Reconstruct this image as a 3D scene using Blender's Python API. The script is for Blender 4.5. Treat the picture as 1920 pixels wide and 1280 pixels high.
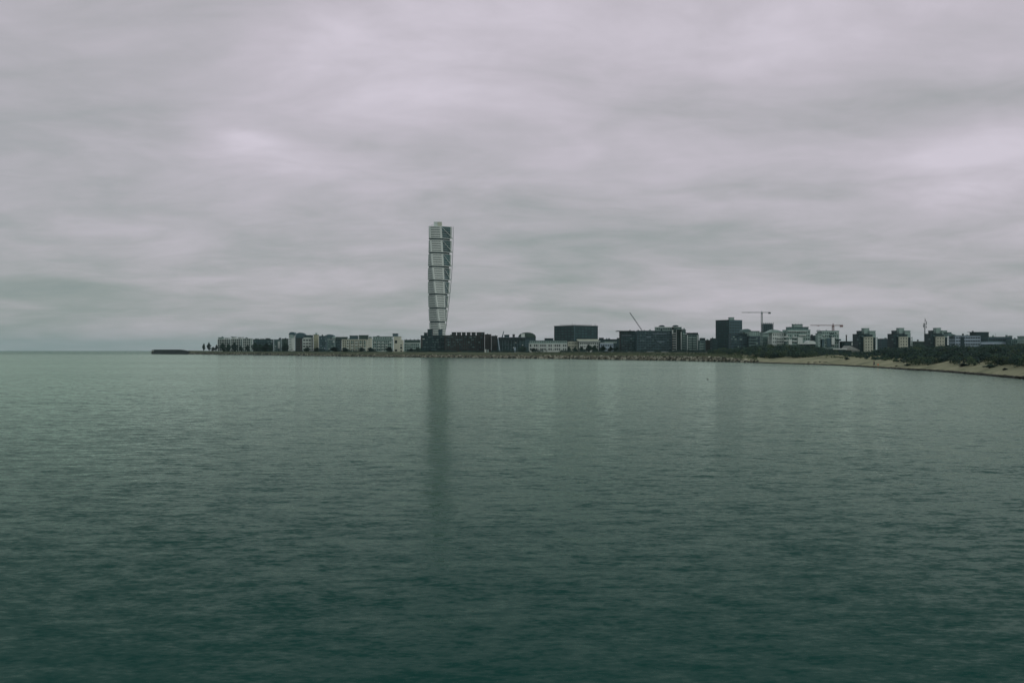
import bpy, math, random
from mathutils import Vector
random.seed(7)
for o in list(bpy.data.objects): bpy.data.objects.remove(o)
SC = bpy.context.scene
COL = SC.collection
R = math.radians

# ------------------------------------------------------------------ camera
F, HZ, H = 1867.0, 657.0, 5.8          # focal length (photo px), horizon row, eye height above the sea
cam = bpy.data.cameras.new('camera'); camo = bpy.data.objects.new('camera', cam); COL.objects.link(camo)
camo.location = (0, 0, H); camo.rotation_euler = (R(90), 0, 0)
cam.sensor_width = 36; cam.lens = F * 36 / 1920
cam.shift_y = (HZ - 640) / 1920
cam.clip_start = 0.5; cam.clip_end = 60000
SC.camera = camo

# ------------------------------------------------------------------ world: overcast sky
SUN_AZ, SUN_EL = 125, 42               # degrees clockwise from the view direction, elevation
w = bpy.data.worlds.new('World'); SC.world = w; w.use_nodes = True
def world():
    t = w.node_tree; N = t.nodes; L = t.links; N.clear()
    def n(ty, **k):
        q = N.new(ty)
        for a, b in k.items(): setattr(q, a, b)
        return q
    def M(op, a, b=None, c=None, clamp=False):
        q = n('ShaderNodeMath', operation=op, use_clamp=clamp)
        for i, v in enumerate((a, b, c)):
            if v is None: continue
            if isinstance(v, (int, float)): q.inputs[i].default_value = v
            else: L.new(v, q.inputs[i])
        return q.outputs[0]
    tc = n('ShaderNodeTexCoord'); sx = n('ShaderNodeSeparateXYZ'); L.new(tc.outputs['Generated'], sx.inputs[0])
    X, Y, Z = sx.outputs
    zc = M('MAXIMUM', Z, 0.0)
    den = M('ADD', zc, 0.16)
    cu = M('DIVIDE', X, den); cv = M('DIVIDE', Y, den)
    cb = n('ShaderNodeCombineXYZ'); L.new(cu, cb.inputs[0]); L.new(cv, cb.inputs[1])
    def noise(scale, detail, rough, loc, sc=(1, 1, 1), dist=0.0):
        mp = n('ShaderNodeMapping'); mp.inputs['Location'].default_value = loc; mp.inputs['Scale'].default_value = sc
        L.new(cb.outputs[0], mp.inputs['Vector'])
        q = n('ShaderNodeTexNoise'); q.inputs['Scale'].default_value = scale; q.inputs['Detail'].default_value = detail
        q.inputs['Roughness'].default_value = rough; q.inputs['Distortion'].default_value = dist
        L.new(mp.outputs[0], q.inputs['Vector']); return q.outputs['Fac']
    n1 = noise(0.75, 5, 0.5, (3.1, 1.7, 0), (1, 0.8, 1), 0.3)
    n2 = noise(2.2, 6, 0.55, (9.3, 4.2, 2.0), (0.8, 1, 1), 0.5)
    n3 = noise(6.0, 7, 0.6, (1.3, 7.7, 5.0), (0.75, 1, 1), 0.8)
    az = M('ARCTAN2', X, Y); el = M('ARCSINE', Z)
    v = M('ADD', 0.68, M('MULTIPLY', M('SUBTRACT', n1, 0.5), 0.50))
    v = M('ADD', v, M('MULTIPLY', M('SUBTRACT', n2, 0.5), 0.72))
    v = M('ADD', v, M('MULTIPLY', M('SUBTRACT', n3, 0.5), 0.24))
    # the sheet of cloud is thinner (brighter) higher up, denser low over the sea and to the left
    lift = n('ShaderNodeMapRange', interpolation_type='SMOOTHSTEP'); L.new(el, lift.inputs[0])
    for i, q in enumerate((0.0, 0.30, -0.14, 0.10)): lift.inputs[i + 1].default_value = q
    v = M('ADD', v, lift.outputs[0])
    lf = n('ShaderNodeMapRange', interpolation_type='SMOOTHSTEP'); L.new(az, lf.inputs[0])
    for i, q in enumerate((-0.55, -0.2, -0.16, 0.0)): lf.inputs[i + 1].default_value = q
    v = M('ADD', v, lf.outputs[0])
    def blob(px, py, wx, wy, amp):
        nonlocal v
        a0 = math.atan((px - 960) / F); e0 = math.atan((HZ - py) / F * math.cos(a0))
        dx = M('DIVIDE', M('SUBTRACT', az, a0), wx / F); dy = M('DIVIDE', M('SUBTRACT', el, e0), wy / F)
        g = M('POWER', 2.718, M('MULTIPLY', M('ADD', M('MULTIPLY', dx, dx), M('MULTIPLY', dy, dy)), -1.0))
        v = M('ADD', v, M('MULTIPLY', g, amp))
    for b in BLOBS: blob(*b)
    ramp = n('ShaderNodeValToRGB'); L.new(v, ramp.inputs[0])
    e = ramp.color_ramp.elements
    stops = [(0.0, (0.190, 0.245, 0.245)), (0.32, (0.290, 0.325, 0.320)), (0.58, (0.425, 0.415, 0.440)), (0.82, (0.545, 0.507, 0.562)), (1.0, (0.650, 0.600, 0.675))]
    e[0].position, e[0].color = stops[0][0], (*stops[0][1], 1)
    e[1].position, e[1].color = stops[-1][0], (*stops[-1][1], 1)
    for p, c in stops[1:-1]:
        q = e.new(p); q.color = (*c, 1)
    sc = n('ShaderNodeVectorMath', operation='SCALE'); L.new(ramp.outputs[0], sc.inputs[0]); sc.inputs['Scale'].default_value = 10.0
    sky = n('ShaderNodeTexSky', sky_type='NISHITA'); sky.sun_disc = False
    sky.sun_elevation = R(SUN_EL); sky.sun_rotation = R(SUN_AZ)
    mix = n('ShaderNodeMix', data_type='RGBA'); mix.inputs[0].default_value = 0.95
    L.new(sky.outputs[0], mix.inputs[6]); L.new(sc.outputs[0], mix.inputs[7])
    bg = n('ShaderNodeBackground'); bg.inputs[1].default_value = 0.1
    L.new(mix.outputs[2], bg.inputs[0])
    L.new(bg.outputs[0], n('ShaderNodeOutputWorld').inputs[0])
BLOBS = [(470, 262, 75, 26, .26), (570, 308, 95, 24, .22), (180, 190, 260, 60, -.06), (760, 90, 300, 90, .20), (1860, 300, 190, 75, .34), (1380, 545, 260, 30, .16),
         (1250, 395, 240, 28, .12), (1760, 190, 190, 50, -.24), (1330, 240, 260, 40, -.05), (1420, 60, 400, 70, .10), (330, 600, 400, 40, -.06),
         (1400, 440, 150, 20, -.08), (250, 130, 300, 60, .04)]
world()

sun = bpy.data.lights.new('sun', 'SUN'); suno = bpy.data.objects.new('sun', sun); COL.objects.link(suno)
sun.energy = 0.8; sun.angle = R(30); sun.color = (1.0, 0.96, 0.9)
sd = Vector((math.sin(R(SUN_AZ)) * math.cos(R(SUN_EL)), math.cos(R(SUN_AZ)) * math.cos(R(SUN_EL)), math.sin(R(SUN_EL))))
suno.rotation_euler = sd.to_track_quat('Z', 'Y').to_euler(); suno.location = (0, 0, 400)

SC.render.engine = 'CYCLES'
SC.view_settings.view_transform = 'Standard'; SC.view_settings.look = 'None'
SC.view_settings.exposure = 0; SC.view_settings.gamma = 1
SC.cycles.volume_bounces = 1; SC.cycles.max_bounces = 6

# ------------------------------------------------------------------ helpers
def WX(px, Y): return (px - 960) * Y / F
def WZ(py, Y): return H + (HZ - py) * Y / F

def tag(o, label=None, cat=None, group=None, kind=None):
    if label: o['label'] = label
    if cat: o['category'] = cat
    if group: o['group'] = group
    if kind: o['kind'] = kind
    return o
def empty(name, loc):
    o = bpy.data.objects.new(name, None); COL.objects.link(o); o.location = loc; o.empty_display_size = 0.5
    return o

class MB:
    def __init__(s): s.v = []; s.f = []; s.m = []
    def quad(s, *p, mi=0):
        i = len(s.v); s.v += [tuple(q) for q in p]; s.f.append(tuple(range(i, i + len(p)))); s.m.append(mi)
    def box(s, x0, x1, y0, y1, z0, z1, mi=0):
        i = len(s.v)
        s.v += [(x0, y0, z0), (x1, y0, z0), (x1, y1, z0), (x0, y1, z0), (x0, y0, z1), (x1, y0, z1), (x1, y1, z1), (x0, y1, z1)]
        for q in ((0, 3, 2, 1), (4, 5, 6, 7), (0, 1, 5, 4), (1, 2, 6, 5), (2, 3, 7, 6), (3, 0, 4, 7)):
            s.f.append(tuple(i + k for k in q)); s.m.append(mi)
    def tube(s, p0, p1, r0, r1=None, n=4, mi=0):
        r1 = r0 if r1 is None else r1
        p0, p1 = Vector(p0), Vector(p1); d = (p1 - p0)
        if d.length < 1e-6: return
        d.normalize(); a = d.orthogonal().normalized(); b = d.cross(a); i = len(s.v)
        for p, r in ((p0, r0), (p1, r1)):
            for k in range(n):
                t = 2 * math.pi * (k + .5) / n; s.v.append(tuple(p + a * (r * math.cos(t)) + b * (r * math.sin(t))))
        for k in range(n):
            j = (k + 1) % n; s.f.append((i + k, i + j, i + n + j, i + n + k)); s.m.append(mi)
        s.f.append(tuple(i + k for k in reversed(range(n)))); s.m.append(mi)
        s.f.append(tuple(i + n + k for k in range(n))); s.m.append(mi)
    def prism(s, pts, z0, z1, mi=0):
        i = len(s.v); n = len(pts)
        s.v += [(x, y, z0) for x, y in pts] + [(x, y, z1) for x, y in pts]
        for k in range(n):
            j = (k + 1) % n; s.f.append((i + k, i + j, i + n + j, i + n + k)); s.m.append(mi)
        s.f.append(tuple(i + k for k in reversed(range(n)))); s.f.append(tuple(i + n + k for k in range(n))); s.m += [mi, mi]
    def extrude_xz(s, prof, y0, y1, mi=0):       # profile in x,z extruded along y
        i = len(s.v); n = len(prof)
        s.v += [(x, y0, z) for x, z in prof] + [(x, y1, z) for x, z in prof]
        for k in range(n):
            j = (k + 1) % n; s.f.append((i + k, i + n + k, i + n + j, i + j)); s.m.append(mi)
        s.f.append(tuple(i + k for k in range(n))); s.f.append(tuple(i + n + k for k in reversed(range(n)))); s.m += [mi, mi]
    def mesh(s, name, mats, off=(0, 0, 0)):
        me = bpy.data.meshes.new(name)
        ox, oy, oz = off
        me.from_pydata([(x - ox, y - oy, z - oz) for x, y, z in s.v], [], s.f)
        for m in (mats if isinstance(mats, (list, tuple)) else [mats]): me.materials.append(m)
        if isinstance(mats, (list, tuple)) and len(mats) > 1: me.polygons.foreach_set('material_index', s.m)
        return me
    def build(s, name, mats, parent=None, smooth=False):
        off = wloc(parent) if parent else (0, 0, 0)
        me = s.mesh(name, mats, off)
        if smooth: me.polygons.foreach_set('use_smooth', [True] * len(me.polygons))
        o = bpy.data.objects.new(name, me); COL.objects.link(o)
        if parent: o.parent = parent
        return o
def wloc(o):
    p = Vector(o.location)
    while o.parent: o = o.parent; p += Vector(o.location)
    return p

# ------------------------------------------------------------------ materials
def mat(name, rgb, rough=0.75, var=0.18, scale=0.35, metal=0.0, streak=True, spec=0.3, rnd=0.0):
    m = bpy.data.materials.new(name); m.use_nodes = True; t = m.node_tree; N = t.nodes; L = t.links
    b = N['Principled BSDF']; b.inputs['Roughness'].default_value = rough; b.inputs['Metallic'].default_value = metal
    b.inputs['Specular IOR Level'].default_value = spec
    g = N.new('ShaderNodeNewGeometry'); mp = N.new('ShaderNodeMapping'); L.new(g.outputs['Position'], mp.inputs[0])
    mp.inputs['Scale'].default_value = (1, 1, 0.35) if streak else (1, 1, 1)
    nz = N.new('ShaderNodeTexNoise'); nz.inputs['Scale'].default_value = scale; nz.inputs['Detail'].default_value = 5
    nz.inputs['Roughness'].default_value = 0.6; L.new(mp.outputs[0], nz.inputs['Vector'])
    mr = N.new('ShaderNodeMapRange'); L.new(nz.outputs['Fac'], mr.inputs[0])
    mr.inputs[1].default_value = .25; mr.inputs[2].default_value = .75; mr.inputs[3].default_value = 1 - var; mr.inputs[4].default_value = 1 + var
    fac = mr.outputs[0]
    if rnd:
        oi = N.new('ShaderNodeObjectInfo'); r2 = N.new('ShaderNodeMapRange'); L.new(oi.outputs['Random'], r2.inputs[0])
        r2.inputs[3].default_value = 1 - rnd; r2.inputs[4].default_value = 1 + rnd
        mu = N.new('ShaderNodeMath'); mu.operation = 'MULTIPLY'; L.new(fac, mu.inputs[0]); L.new(r2.outputs[0], mu.inputs[1]); fac = mu.outputs[0]
    sc = N.new('ShaderNodeVectorMath'); sc.operation = 'SCALE'; sc.inputs[0].default_value = rgb; L.new(fac, sc.inputs['Scale'])
    L.new(sc.outputs[0], b.inputs['Base Color'])
    return m
M = {
 'white': mat('white_panel', (.47, .56, .51), .55, .08),
 'pale': mat('pale_render', (.50, .60, .55), .8, .12),
 'cream': mat('cream_render', (.42, .47, .37), .85, .12),
 'yellow': mat('yellow_render', (.33, .37, .25), .85, .12),
 'greygreen': mat('grey_green_render', (.25, .37, .33), .8, .15),
 'midgrey': mat('mid_grey_cladding', (.10, .18, .17), .7, .15),
 'bluegrey': mat('blue_grey_cladding', (.050, .105, .115), .65, .2),
 'bluewhite': mat('blue_white_render', (.27, .37, .42), .75, .12),
 'dark': mat('dark_cladding', (.012, .038, .042), .6, .25),
 'darkgreen': mat('dark_green_cladding', (.035, .07, .055), .7, .25),
 'brick': mat('dark_brown_brick', (.032, .036, .033), .85, .3, .6),
 'redbrick': mat('red_brown_brick', (.042, .046, .041), .85, .25, .6),
 'roof': mat('dark_roofing', (.035, .06, .055), .8, .25),
 'steel': mat('painted_steel', (.62, .70, .66), .45, .08, spec=.5),
 'darksteel': mat('dark_steel', (.06, .085, .085), .5, .15, spec=.4),
 'redsteel': mat('red_crane_paint', (.20, .13, .115), .5, .15),
 'greysteel': mat('grey_crane_paint', (.16, .22, .21), .5, .15),
 'concrete': mat('concrete', (.26, .30, .27), .9, .2, .5),
 'glass': mat('window_glass', (.012, .028, .030), .3, .3, .15, spec=.25, rnd=.5),
 'glasspale': mat('tower_glass', (.030, .080, .080), .2, .3, .12, spec=.5, rnd=.35),
 'bark': mat('bark', (.05, .05, .04), .9, .3, 2),
 'leaf': mat('foliage', (.018, .048, .034), .75, .5, .5, streak=False, spec=.2),
 'leaf2': mat('foliage_dark', (.012, .036, .031), .75, .5, .5, streak=False, spec=.2),
 'leaf3': mat('foliage_olive', (.036, .066, .032), .75, .45, .5, streak=False, spec=.2),
 'rockmid': mat('rock_mid', (.15, .155, .11), .9, .6, .7, streak=False),
 'rock': mat('rock_pale', (.34, .36, .28), .9, .5, .7, streak=False),
 'rockdark': mat('rock_bank', (.035, .045, .032), .9, .5, .3, streak=False),
 'weed': mat('seaweed', (.040, .050, .034), .8, .5, 1.2, streak=False),
 'quay': mat('quay_stone', (.030, .046, .042), .85, .4, .5),
 'orange': mat('orange_cloth', (.60, .16, .06), .8, .1),
 'navy': mat('navy_cloth', (.018, .030, .048), .9, .1), 'skin': mat('skin', (.45, .28, .20), .6, .05), 'hair': mat('hair', (.03, .02, .015), .6, .1),
 'carwhite': mat('car_paint', (.72, .75, .73), .25, .03, spec=.5), 'rubber': mat('rubber', (.02, .02, .02), .8, .1),
 'feather': mat('dark_feather', (.02, .024, .022), .6, .2),
}
def ground_mat(name, c0, c1, s1, c2=None, s2=1.0, bump=.15):
    m = bpy.data.materials.new(name); m.use_nodes = True; t = m.node_tree; N = t.nodes; L = t.links
    b = N['Principled BSDF']; b.inputs['Roughness'].default_value = .95; b.inputs['Specular IOR Level'].default_value = .15
    g = N.new('ShaderNodeNewGeometry')
    def nz(s, d):
        q = N.new('ShaderNodeTexNoise'); q.inputs['Scale'].default_value = s; q.inputs['Detail'].default_value = d; q.inputs['Roughness'].default_value = .65
        L.new(g.outputs['Position'], q.inputs['Vector']); return q.outputs['Fac']
    def mixc(f, a, bb, lo, hi):
        r = N.new('ShaderNodeMapRange'); L.new(f, r.inputs[0]); r.inputs[1].default_value = lo; r.inputs[2].default_value = hi
        q = N.new('ShaderNodeMix'); q.data_type = 'RGBA'; L.new(r.outputs[0], q.inputs[0])
        for i, c in ((6, a), (7, bb)):
            if isinstance(c, tuple): q.inputs[i].default_value = (*c, 1)
            else: L.new(c, q.inputs[i])
        return q.outputs[2]
    c = mixc(nz(s1, 6), c0, c1, .38, .62)
    if c2: c = mixc(nz(s2, 6), c, c2, .52, .68)
    L.new(c, b.inputs['Base Color'])
    bp = N.new('ShaderNodeBump'); bp.inputs['Strength'].default_value = .6; bp.inputs['Distance'].default_value = bump
    L.new(nz(1.5, 6), bp.inputs['Height']); L.new(bp.outputs[0], b.inputs['Normal'])
    return m
GM = {
 'sand': ground_mat('sand', (.18, .205, .122), (.25, .27, .168), .12, (.11, .135, .078), .10),
 'wet': ground_mat('wet_sand', (.055, .065, .046), (.095, .10, .07), .5),
 'grass': ground_mat('grass', (.034, .060, .032), (.066, .088, .042), .10, (.09, .088, .05), .25),
 'bank': ground_mat('bank', (.06, .075, .055), (.10, .11, .08), .3),
 'ground': ground_mat('ground', (.06, .085, .06), (.09, .10, .08), .03),
}

def sea_mat():
    m = bpy.data.materials.new('sea_water'); m.use_nodes = True; t = m.node_tree; N = t.nodes; L = t.links
    N.remove(N['Principled BSDF'])
    g = N.new('ShaderNodeNewGeometry')
    def noise(scale, detail, rough, sc, rot, loc, dist=0.):
        mp = N.new('ShaderNodeMapping'); mp.inputs['Scale'].default_value = sc; mp.inputs['Rotation'].default_value = (0, 0, R(rot)); mp.inputs['Location'].default_value = loc
        L.new(g.outputs['Position'], mp.inputs[0])
        q = N.new('ShaderNodeTexNoise'); q.inputs['Scale'].default_value = scale; q.inputs['Detail'].default_value = detail
        q.inputs['Roughness'].default_value = rough; q.inputs['Distortion'].default_value = dist
        L.new(mp.outputs[0], q.inputs['Vector']); return q
    def V(op, a, bb):
        q = N.new('ShaderNodeVectorMath'); q.operation = op
        for i, x in enumerate((a, bb)):
            if isinstance(x, (tuple, list)): q.inputs[i].default_value = x
            elif isinstance(x, (int, float)): q.inputs['Scale'].default_value = x
            else: L.new(x, q.inputs['Scale' if (op == 'SCALE' and i == 1) else i])
        return q.outputs[0]
    # surface slopes of the chop, from metres-long wavelets down to ripples, as one field of normals
    acc = None
    for (scale, det, ro, sc, rot, loc, k) in WAVES:
        q = noise(scale, det, ro, sc, rot, loc, .2)
        d = V('MULTIPLY', V('SUBTRACT', q.outputs['Color'], (.5, .5, .5)), (k * .7, k, 0))
        acc = d if acc is None else V('ADD', acc, d)
    # wind: calmer and rougher patches tens to hundreds of metres across
    p1 = noise(.012, 3, .5, (.35, 1, 1), 6, (3, 8, 0)); mr = N.new('ShaderNodeMapRange'); L.new(p1.outputs['Fac'], mr.inputs[0])
    mr.inputs[1].default_value = .3; mr.inputs[2].default_value = .7; mr.inputs[3].default_value = .70; mr.inputs[4].default_value = 1.25
    acc = V('SCALE', acc, mr.outputs[0])
    # open water beyond the headland is choppier than the sheltered bay
    ps = N.new('ShaderNodeSeparateXYZ'); L.new(g.outputs['Position'], ps.inputs[0]); m2 = N.new('ShaderNodeMapRange'); L.new(ps.outputs[1], m2.inputs[0])
    m2.inputs[1].default_value = 1150; m2.inputs[2].default_value = 2100; m2.inputs[3].default_value = 1.0; m2.inputs[4].default_value = 2.6
    acc = V('SCALE', acc, m2.outputs[0])
    # wave fronts are steeper than wave backs: the faces rolling in towards the pier tilt further
    sp = N.new('ShaderNodeSeparateXYZ'); L.new(acc, sp.inputs[0])
    a1 = N.new('ShaderNodeMath'); a1.operation = 'ADD'; L.new(sp.outputs[1], a1.inputs[0]); a1.inputs[1].default_value = .015
    a2 = N.new('ShaderNodeMath'); a2.operation = 'MINIMUM'; L.new(a1.outputs[0], a2.inputs[0]); a2.inputs[1].default_value = 0
    a3 = N.new('ShaderNodeMath'); a3.operation = 'MULTIPLY_ADD'; L.new(a2.outputs[0], a3.inputs[0]); a3.inputs[1].default_value = .6; L.new(sp.outputs[1], a3.inputs[2])
    cbn = N.new('ShaderNodeCombineXYZ'); L.new(sp.outputs[0], cbn.inputs[0]); L.new(a3.outputs[0], cbn.inputs[1])
    nn = V('NORMALIZE', V('ADD', cbn.outputs[0], (0, 0, 1)), (0, 0, 0))
    df = N.new('ShaderNodeBsdfDiffuse'); df.inputs[0].default_value = (.005, .047, .038, 1)
    gl = N.new('ShaderNodeBsdfGlossy'); gl.inputs['Color'].default_value = (.82, .99, .84, 1); gl.inputs['Roughness'].default_value = .13
    fr = N.new('ShaderNodeFresnel'); fr.inputs['IOR'].default_value = 1.06; mx = N.new('ShaderNodeMixShader')
    for q in (gl, fr): L.new(nn, q.inputs['Normal'])
    L.new(fr.outputs[0], mx.inputs[0]); L.new(df.outputs[0], mx.inputs[1]); L.new(gl.outputs[0], mx.inputs[2])
    L.new(mx.outputs[0], N['Material Output'].inputs['Surface'])
    return m
WAVES = [(.30, 2, .45, (.42, 1, 1), 4, (0, 0, 0), .045), (.90, 2, .42, (.44, 1, 1), 6, (3, 1, 0), .13), (2.5, 3, .5, (.48, 1, 1), -5, (5, 9, 0), .31), (9, 2, .5, (.55, 1, 1), 9, (1, 2, 0), .28)]

# ------------------------------------------------------------------ sea, shore and land
sea = MB(); sea.quad((-24000, -300, 0), (24000, -300, 0), (24000, 24000, 0), (-24000, 24000, 0))
tag(sea.build('sea', sea_mat()), kind='structure')

SHORE = [(283, 663.4), (288, 663.5), (345, 664.0), (400, 664.5), (470, 665.2), (540, 666.3), (620, 667.5), (700, 668.8), (780, 669.8), (900, 671), (1000, 672.3),
         (1070, 673), (1160, 674.5), (1240, 675.7), (1310, 677), (1400, 679.5), (1500, 682.5), (1570, 685), (1640, 689), (1700, 693),
         (1740, 695), (1800, 699.5), (1860, 705), (1920, 710.5), (2000, 719), (2200, 747), (2700, 900)]
def shoreY(px):
    for (a, ya), (b, yb) in zip(SHORE, SHORE[1:]):
        if px <= b: break
    t = max(0, min(1, (px - a) / (b - a)))
    return F * H / (ya + (yb - ya) * t - HZ)
def hsh(i): random.seed(i * 7919 + 13); return random.random()
def vnoise(x, seed=0):
    i = math.floor(x); t = x - i; t = t * t * (3 - 2 * t)
    def h(k):
        q = math.sin((k * 12.9898 + seed * 78.233)) * 43758.5453; return q - math.floor(q)
    return h(i) * (1 - t) + h(i + 1) * t
def vn2(x, y, seed=0):
    i, j = math.floor(x), math.floor(y); tx, ty = x - i, y - j; tx = tx * tx * (3 - 2 * tx); ty = ty * ty * (3 - 2 * ty)
    def h(a, b):
        q = math.sin(a * 12.9898 + b * 37.719 + seed * 78.233) * 43758.5453; return q - math.floor(q)
    return (h(i, j) * (1 - tx) + h(i + 1, j) * tx) * (1 - ty) + (h(i, j + 1) * (1 - tx) + h(i + 1, j + 1) * tx) * ty
def lerpt(tab, d):
    for (a, za), (b, zb) in zip(tab, tab[1:]):
        if d <= b: return za + (zb - za) * max(0, (d - a) / (b - a))
    return tab[-1][1]
P_ROCK = [(-6, -1.2), (0, 0), (3, 1.0), (7, 2.2), (11, 3.0), (20, 3.6), (40, 4.3), (70, 4.6), (150, 4.6), (3000, 4.6)]
P_SAND = [(-6, -.6), (0, 0), (3, .28), (6, .48), (12, .95), (20, 1.5), (30, 2.1), (42, 2.8), (60, 3.6), (100, 4.2), (200, 4.6), (3000, 4.6)]
def gz(px, d):
    t = max(0, min(1, (px - 1340) / 110)); t = t * t * (3 - 2 * t)
    z = lerpt(P_ROCK, d) * (1 - t) + lerpt(P_SAND, d) * t
    Y = shoreY(px) + d; X = WX(px, Y)
    if px < 420:                                   # raised promenade by the harbour mouth
        u = max(0, min(1, (420 - px) / 90)); z = z + u * (1.2 if d > 5 else .3)
    if t > 0 and 10 < d < 160:                     # dunes
        k = min(1, (d - 10) / 20) * t
        z += k * ((vn2(X / 14, Y / 11, 3) - .4) * 1.0 + (vn2(X / 5, Y / 4, 5) - .5) * .35)
        z += 1.0 * math.exp(-((px - 1557) / 22) ** 2 - ((d - 36) / 12) ** 2)
    elif d > 8 and d < 100: z += (vn2(X / 9, Y / 7, 4) - .5) * .3
    return z
def gpt(px, d):
    Y = shoreY(px) + d; return (WX(px, Y), Y, gz(px, d))
def strip(name, pxs, ds, m):
    mb = MB(); n = len(ds)
    for px in pxs:
        for d in ds: mb.v.append(gpt(px, d))
    for i in range(len(pxs) - 1):
        for j in range(n - 1):
            a = i * n + j; mb.f.append((a, a + n, a + n + 1, a + 1)); mb.m.append(0)
    o = mb.build(name, m, smooth=True); tag(o, kind='structure'); return o
def rng(a, b, s): return [a + s * i for i in range(int((b - a) / s))] + [b]
PR, PS = rng(284, 1392, 4), rng(1392, 2690, 3)
strip('rock_bank', PR, [-6, 0, 3, 5, 7], M['rockdark'])
strip('grass_bank', PR, [7, 9, 11, 15, 20, 30, 40, 55, 70], GM['grass'])
strip('wet_sand', PS, [-6, -2, 0, 1.5, 3, 4.2], GM['wet'])
strip('beach', PS, [4.2, 6, 9, 12, 16, 20, 25, 30, 35, 40, 45, 50, 55, 60], GM['sand'])
strip('dune_grass', PS, [60, 70, 85, 100, 130, 160], GM['grass'])
strip('ground', PR, [70, 150, 400, 1000, 2600], GM['ground'])
strip('inland_ground', PS, [160, 300, 500, 1000, 2600], GM['ground'])

# stone breakwater at the harbour mouth (far left tip of the land)
r = empty('breakwater', (WX(315, 1650), 1650, 0))
mb = MB()
prev = None
for i, px in enumerate(rng(288, 352, 4)):
    Y = shoreY(px) - 4; X = WX(px, Y)
    top = 6.6 if px < 336 else 6.6 - (px - 336) * .16
    sec = [(X, Y, -1), (X, Y + 1.2, top), (X, Y + 14, top), (X, Y + 15, -1)]
    if prev:
        for a in range(3): mb.quad(prev[a], sec[a], sec[a + 1], prev[a + 1])
    else: mb.quad(*reversed(sec))
    prev = sec
mb.quad(*prev)
mb.build('wall', M['quay'], r)
mb = MB(); prev = None
for px in rng(284.5, 352, 4.5):
    Y = shoreY(px) - 4; X = WX(px, Y); top = (6.6 if px < 336 else 6.6 - (px - 336) * .16) + .01
    sec = [(X, Y + .6, top), (X, Y + .6, top + .7), (X, Y + 14.6, top + .7), (X, Y + 14.6, top)]
    if prev:
        for a in range(4): mb.quad(prev[a], sec[a], sec[(a + 1) % 4], prev[(a + 1) % 4])
    else: mb.quad(*reversed(sec))
    prev = sec
mb.quad(*prev)
mb.build('coping', M['quay'], r)
tag(r, 'dark stone breakwater forming the far left tip of the land', 'breakwater')

# revetment boulders: far too many and too small to pick apart
def boulders():
    mb = MB(); rnd = random.Random(5)
    f0 = 0
    for i in range(4200):
        mi = rnd.choice((0, 0, 1, 1, 1, 2, 2)); f0 = len(mb.f)
        px = rnd.uniform(700, 1425) if i % 4 else rnd.uniform(352, 760)
        if px > 1340 and rnd.random() < (px - 1340) / 85: continue
        d = rnd.uniform(1.0, 6.5)
        x, y, z = gpt(px, d); s = rnd.uniform(.35, 1.0) * (1.15 if px > 1000 else 1)
        a = rnd.uniform(0, 6.28); i0 = len(mb.v); k = 5
        for q in range(k):
            t = a + 6.283 * q / k; rr = s * rnd.uniform(.7, 1.15); mb.v.append((x + rr * math.cos(t), y + rr * math.sin(t) * .8, z - .3))
        for q in range(k):
            t = a + 6.283 * q / k + .3; rr = s * rnd.uniform(.45, .8); mb.v.append((x + rr * math.cos(t), y + rr * math.sin(t) * .8, z + s * rnd.uniform(.35, .75)))
        for q in range(k):
            j = (q + 1) % k; mb.f.append((i0 + q, i0 + j, i0 + k + j, i0 + k + q)); mb.m.append(0)
        mb.f.append(tuple(i0 + k + q for q in range(k))); mb.m.append(0)
        for q in range(f0, len(mb.f)): mb.m[q] = mi
    return mb.build('boulders', [M['rock'], M['rockmid'], M['rockdark']])
tag(boulders(), 'pale boulders of the long revetment along the waterline', 'boulders', kind='stuff')
def weedline():
    mb = MB(); rnd = random.Random(8)
    for i in range(5200):
        px = 1400 + (rnd.random() ** .8) * 620; d = abs(rnd.gauss(0, 1.6)) + rnd.uniform(-.6, 1.0)
        x, y, z = gpt(px, d); s = rnd.uniform(.1, .32); a = rnd.uniform(0, 3.14)
        c, sn = math.cos(a) * s * 1.8, math.sin(a) * s * 1.8; h = rnd.uniform(.03, .14)
        mb.quad((x - c, y - sn, z), (x + sn, y - c, z + h * .4), (x + c, y + sn, z + h), (x - sn, y + c, z + h))
    return mb.build('seaweed', M['weed'])
tag(weedline(), 'dark line of washed-up seaweed along the beach', 'seaweed', kind='stuff')

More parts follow.
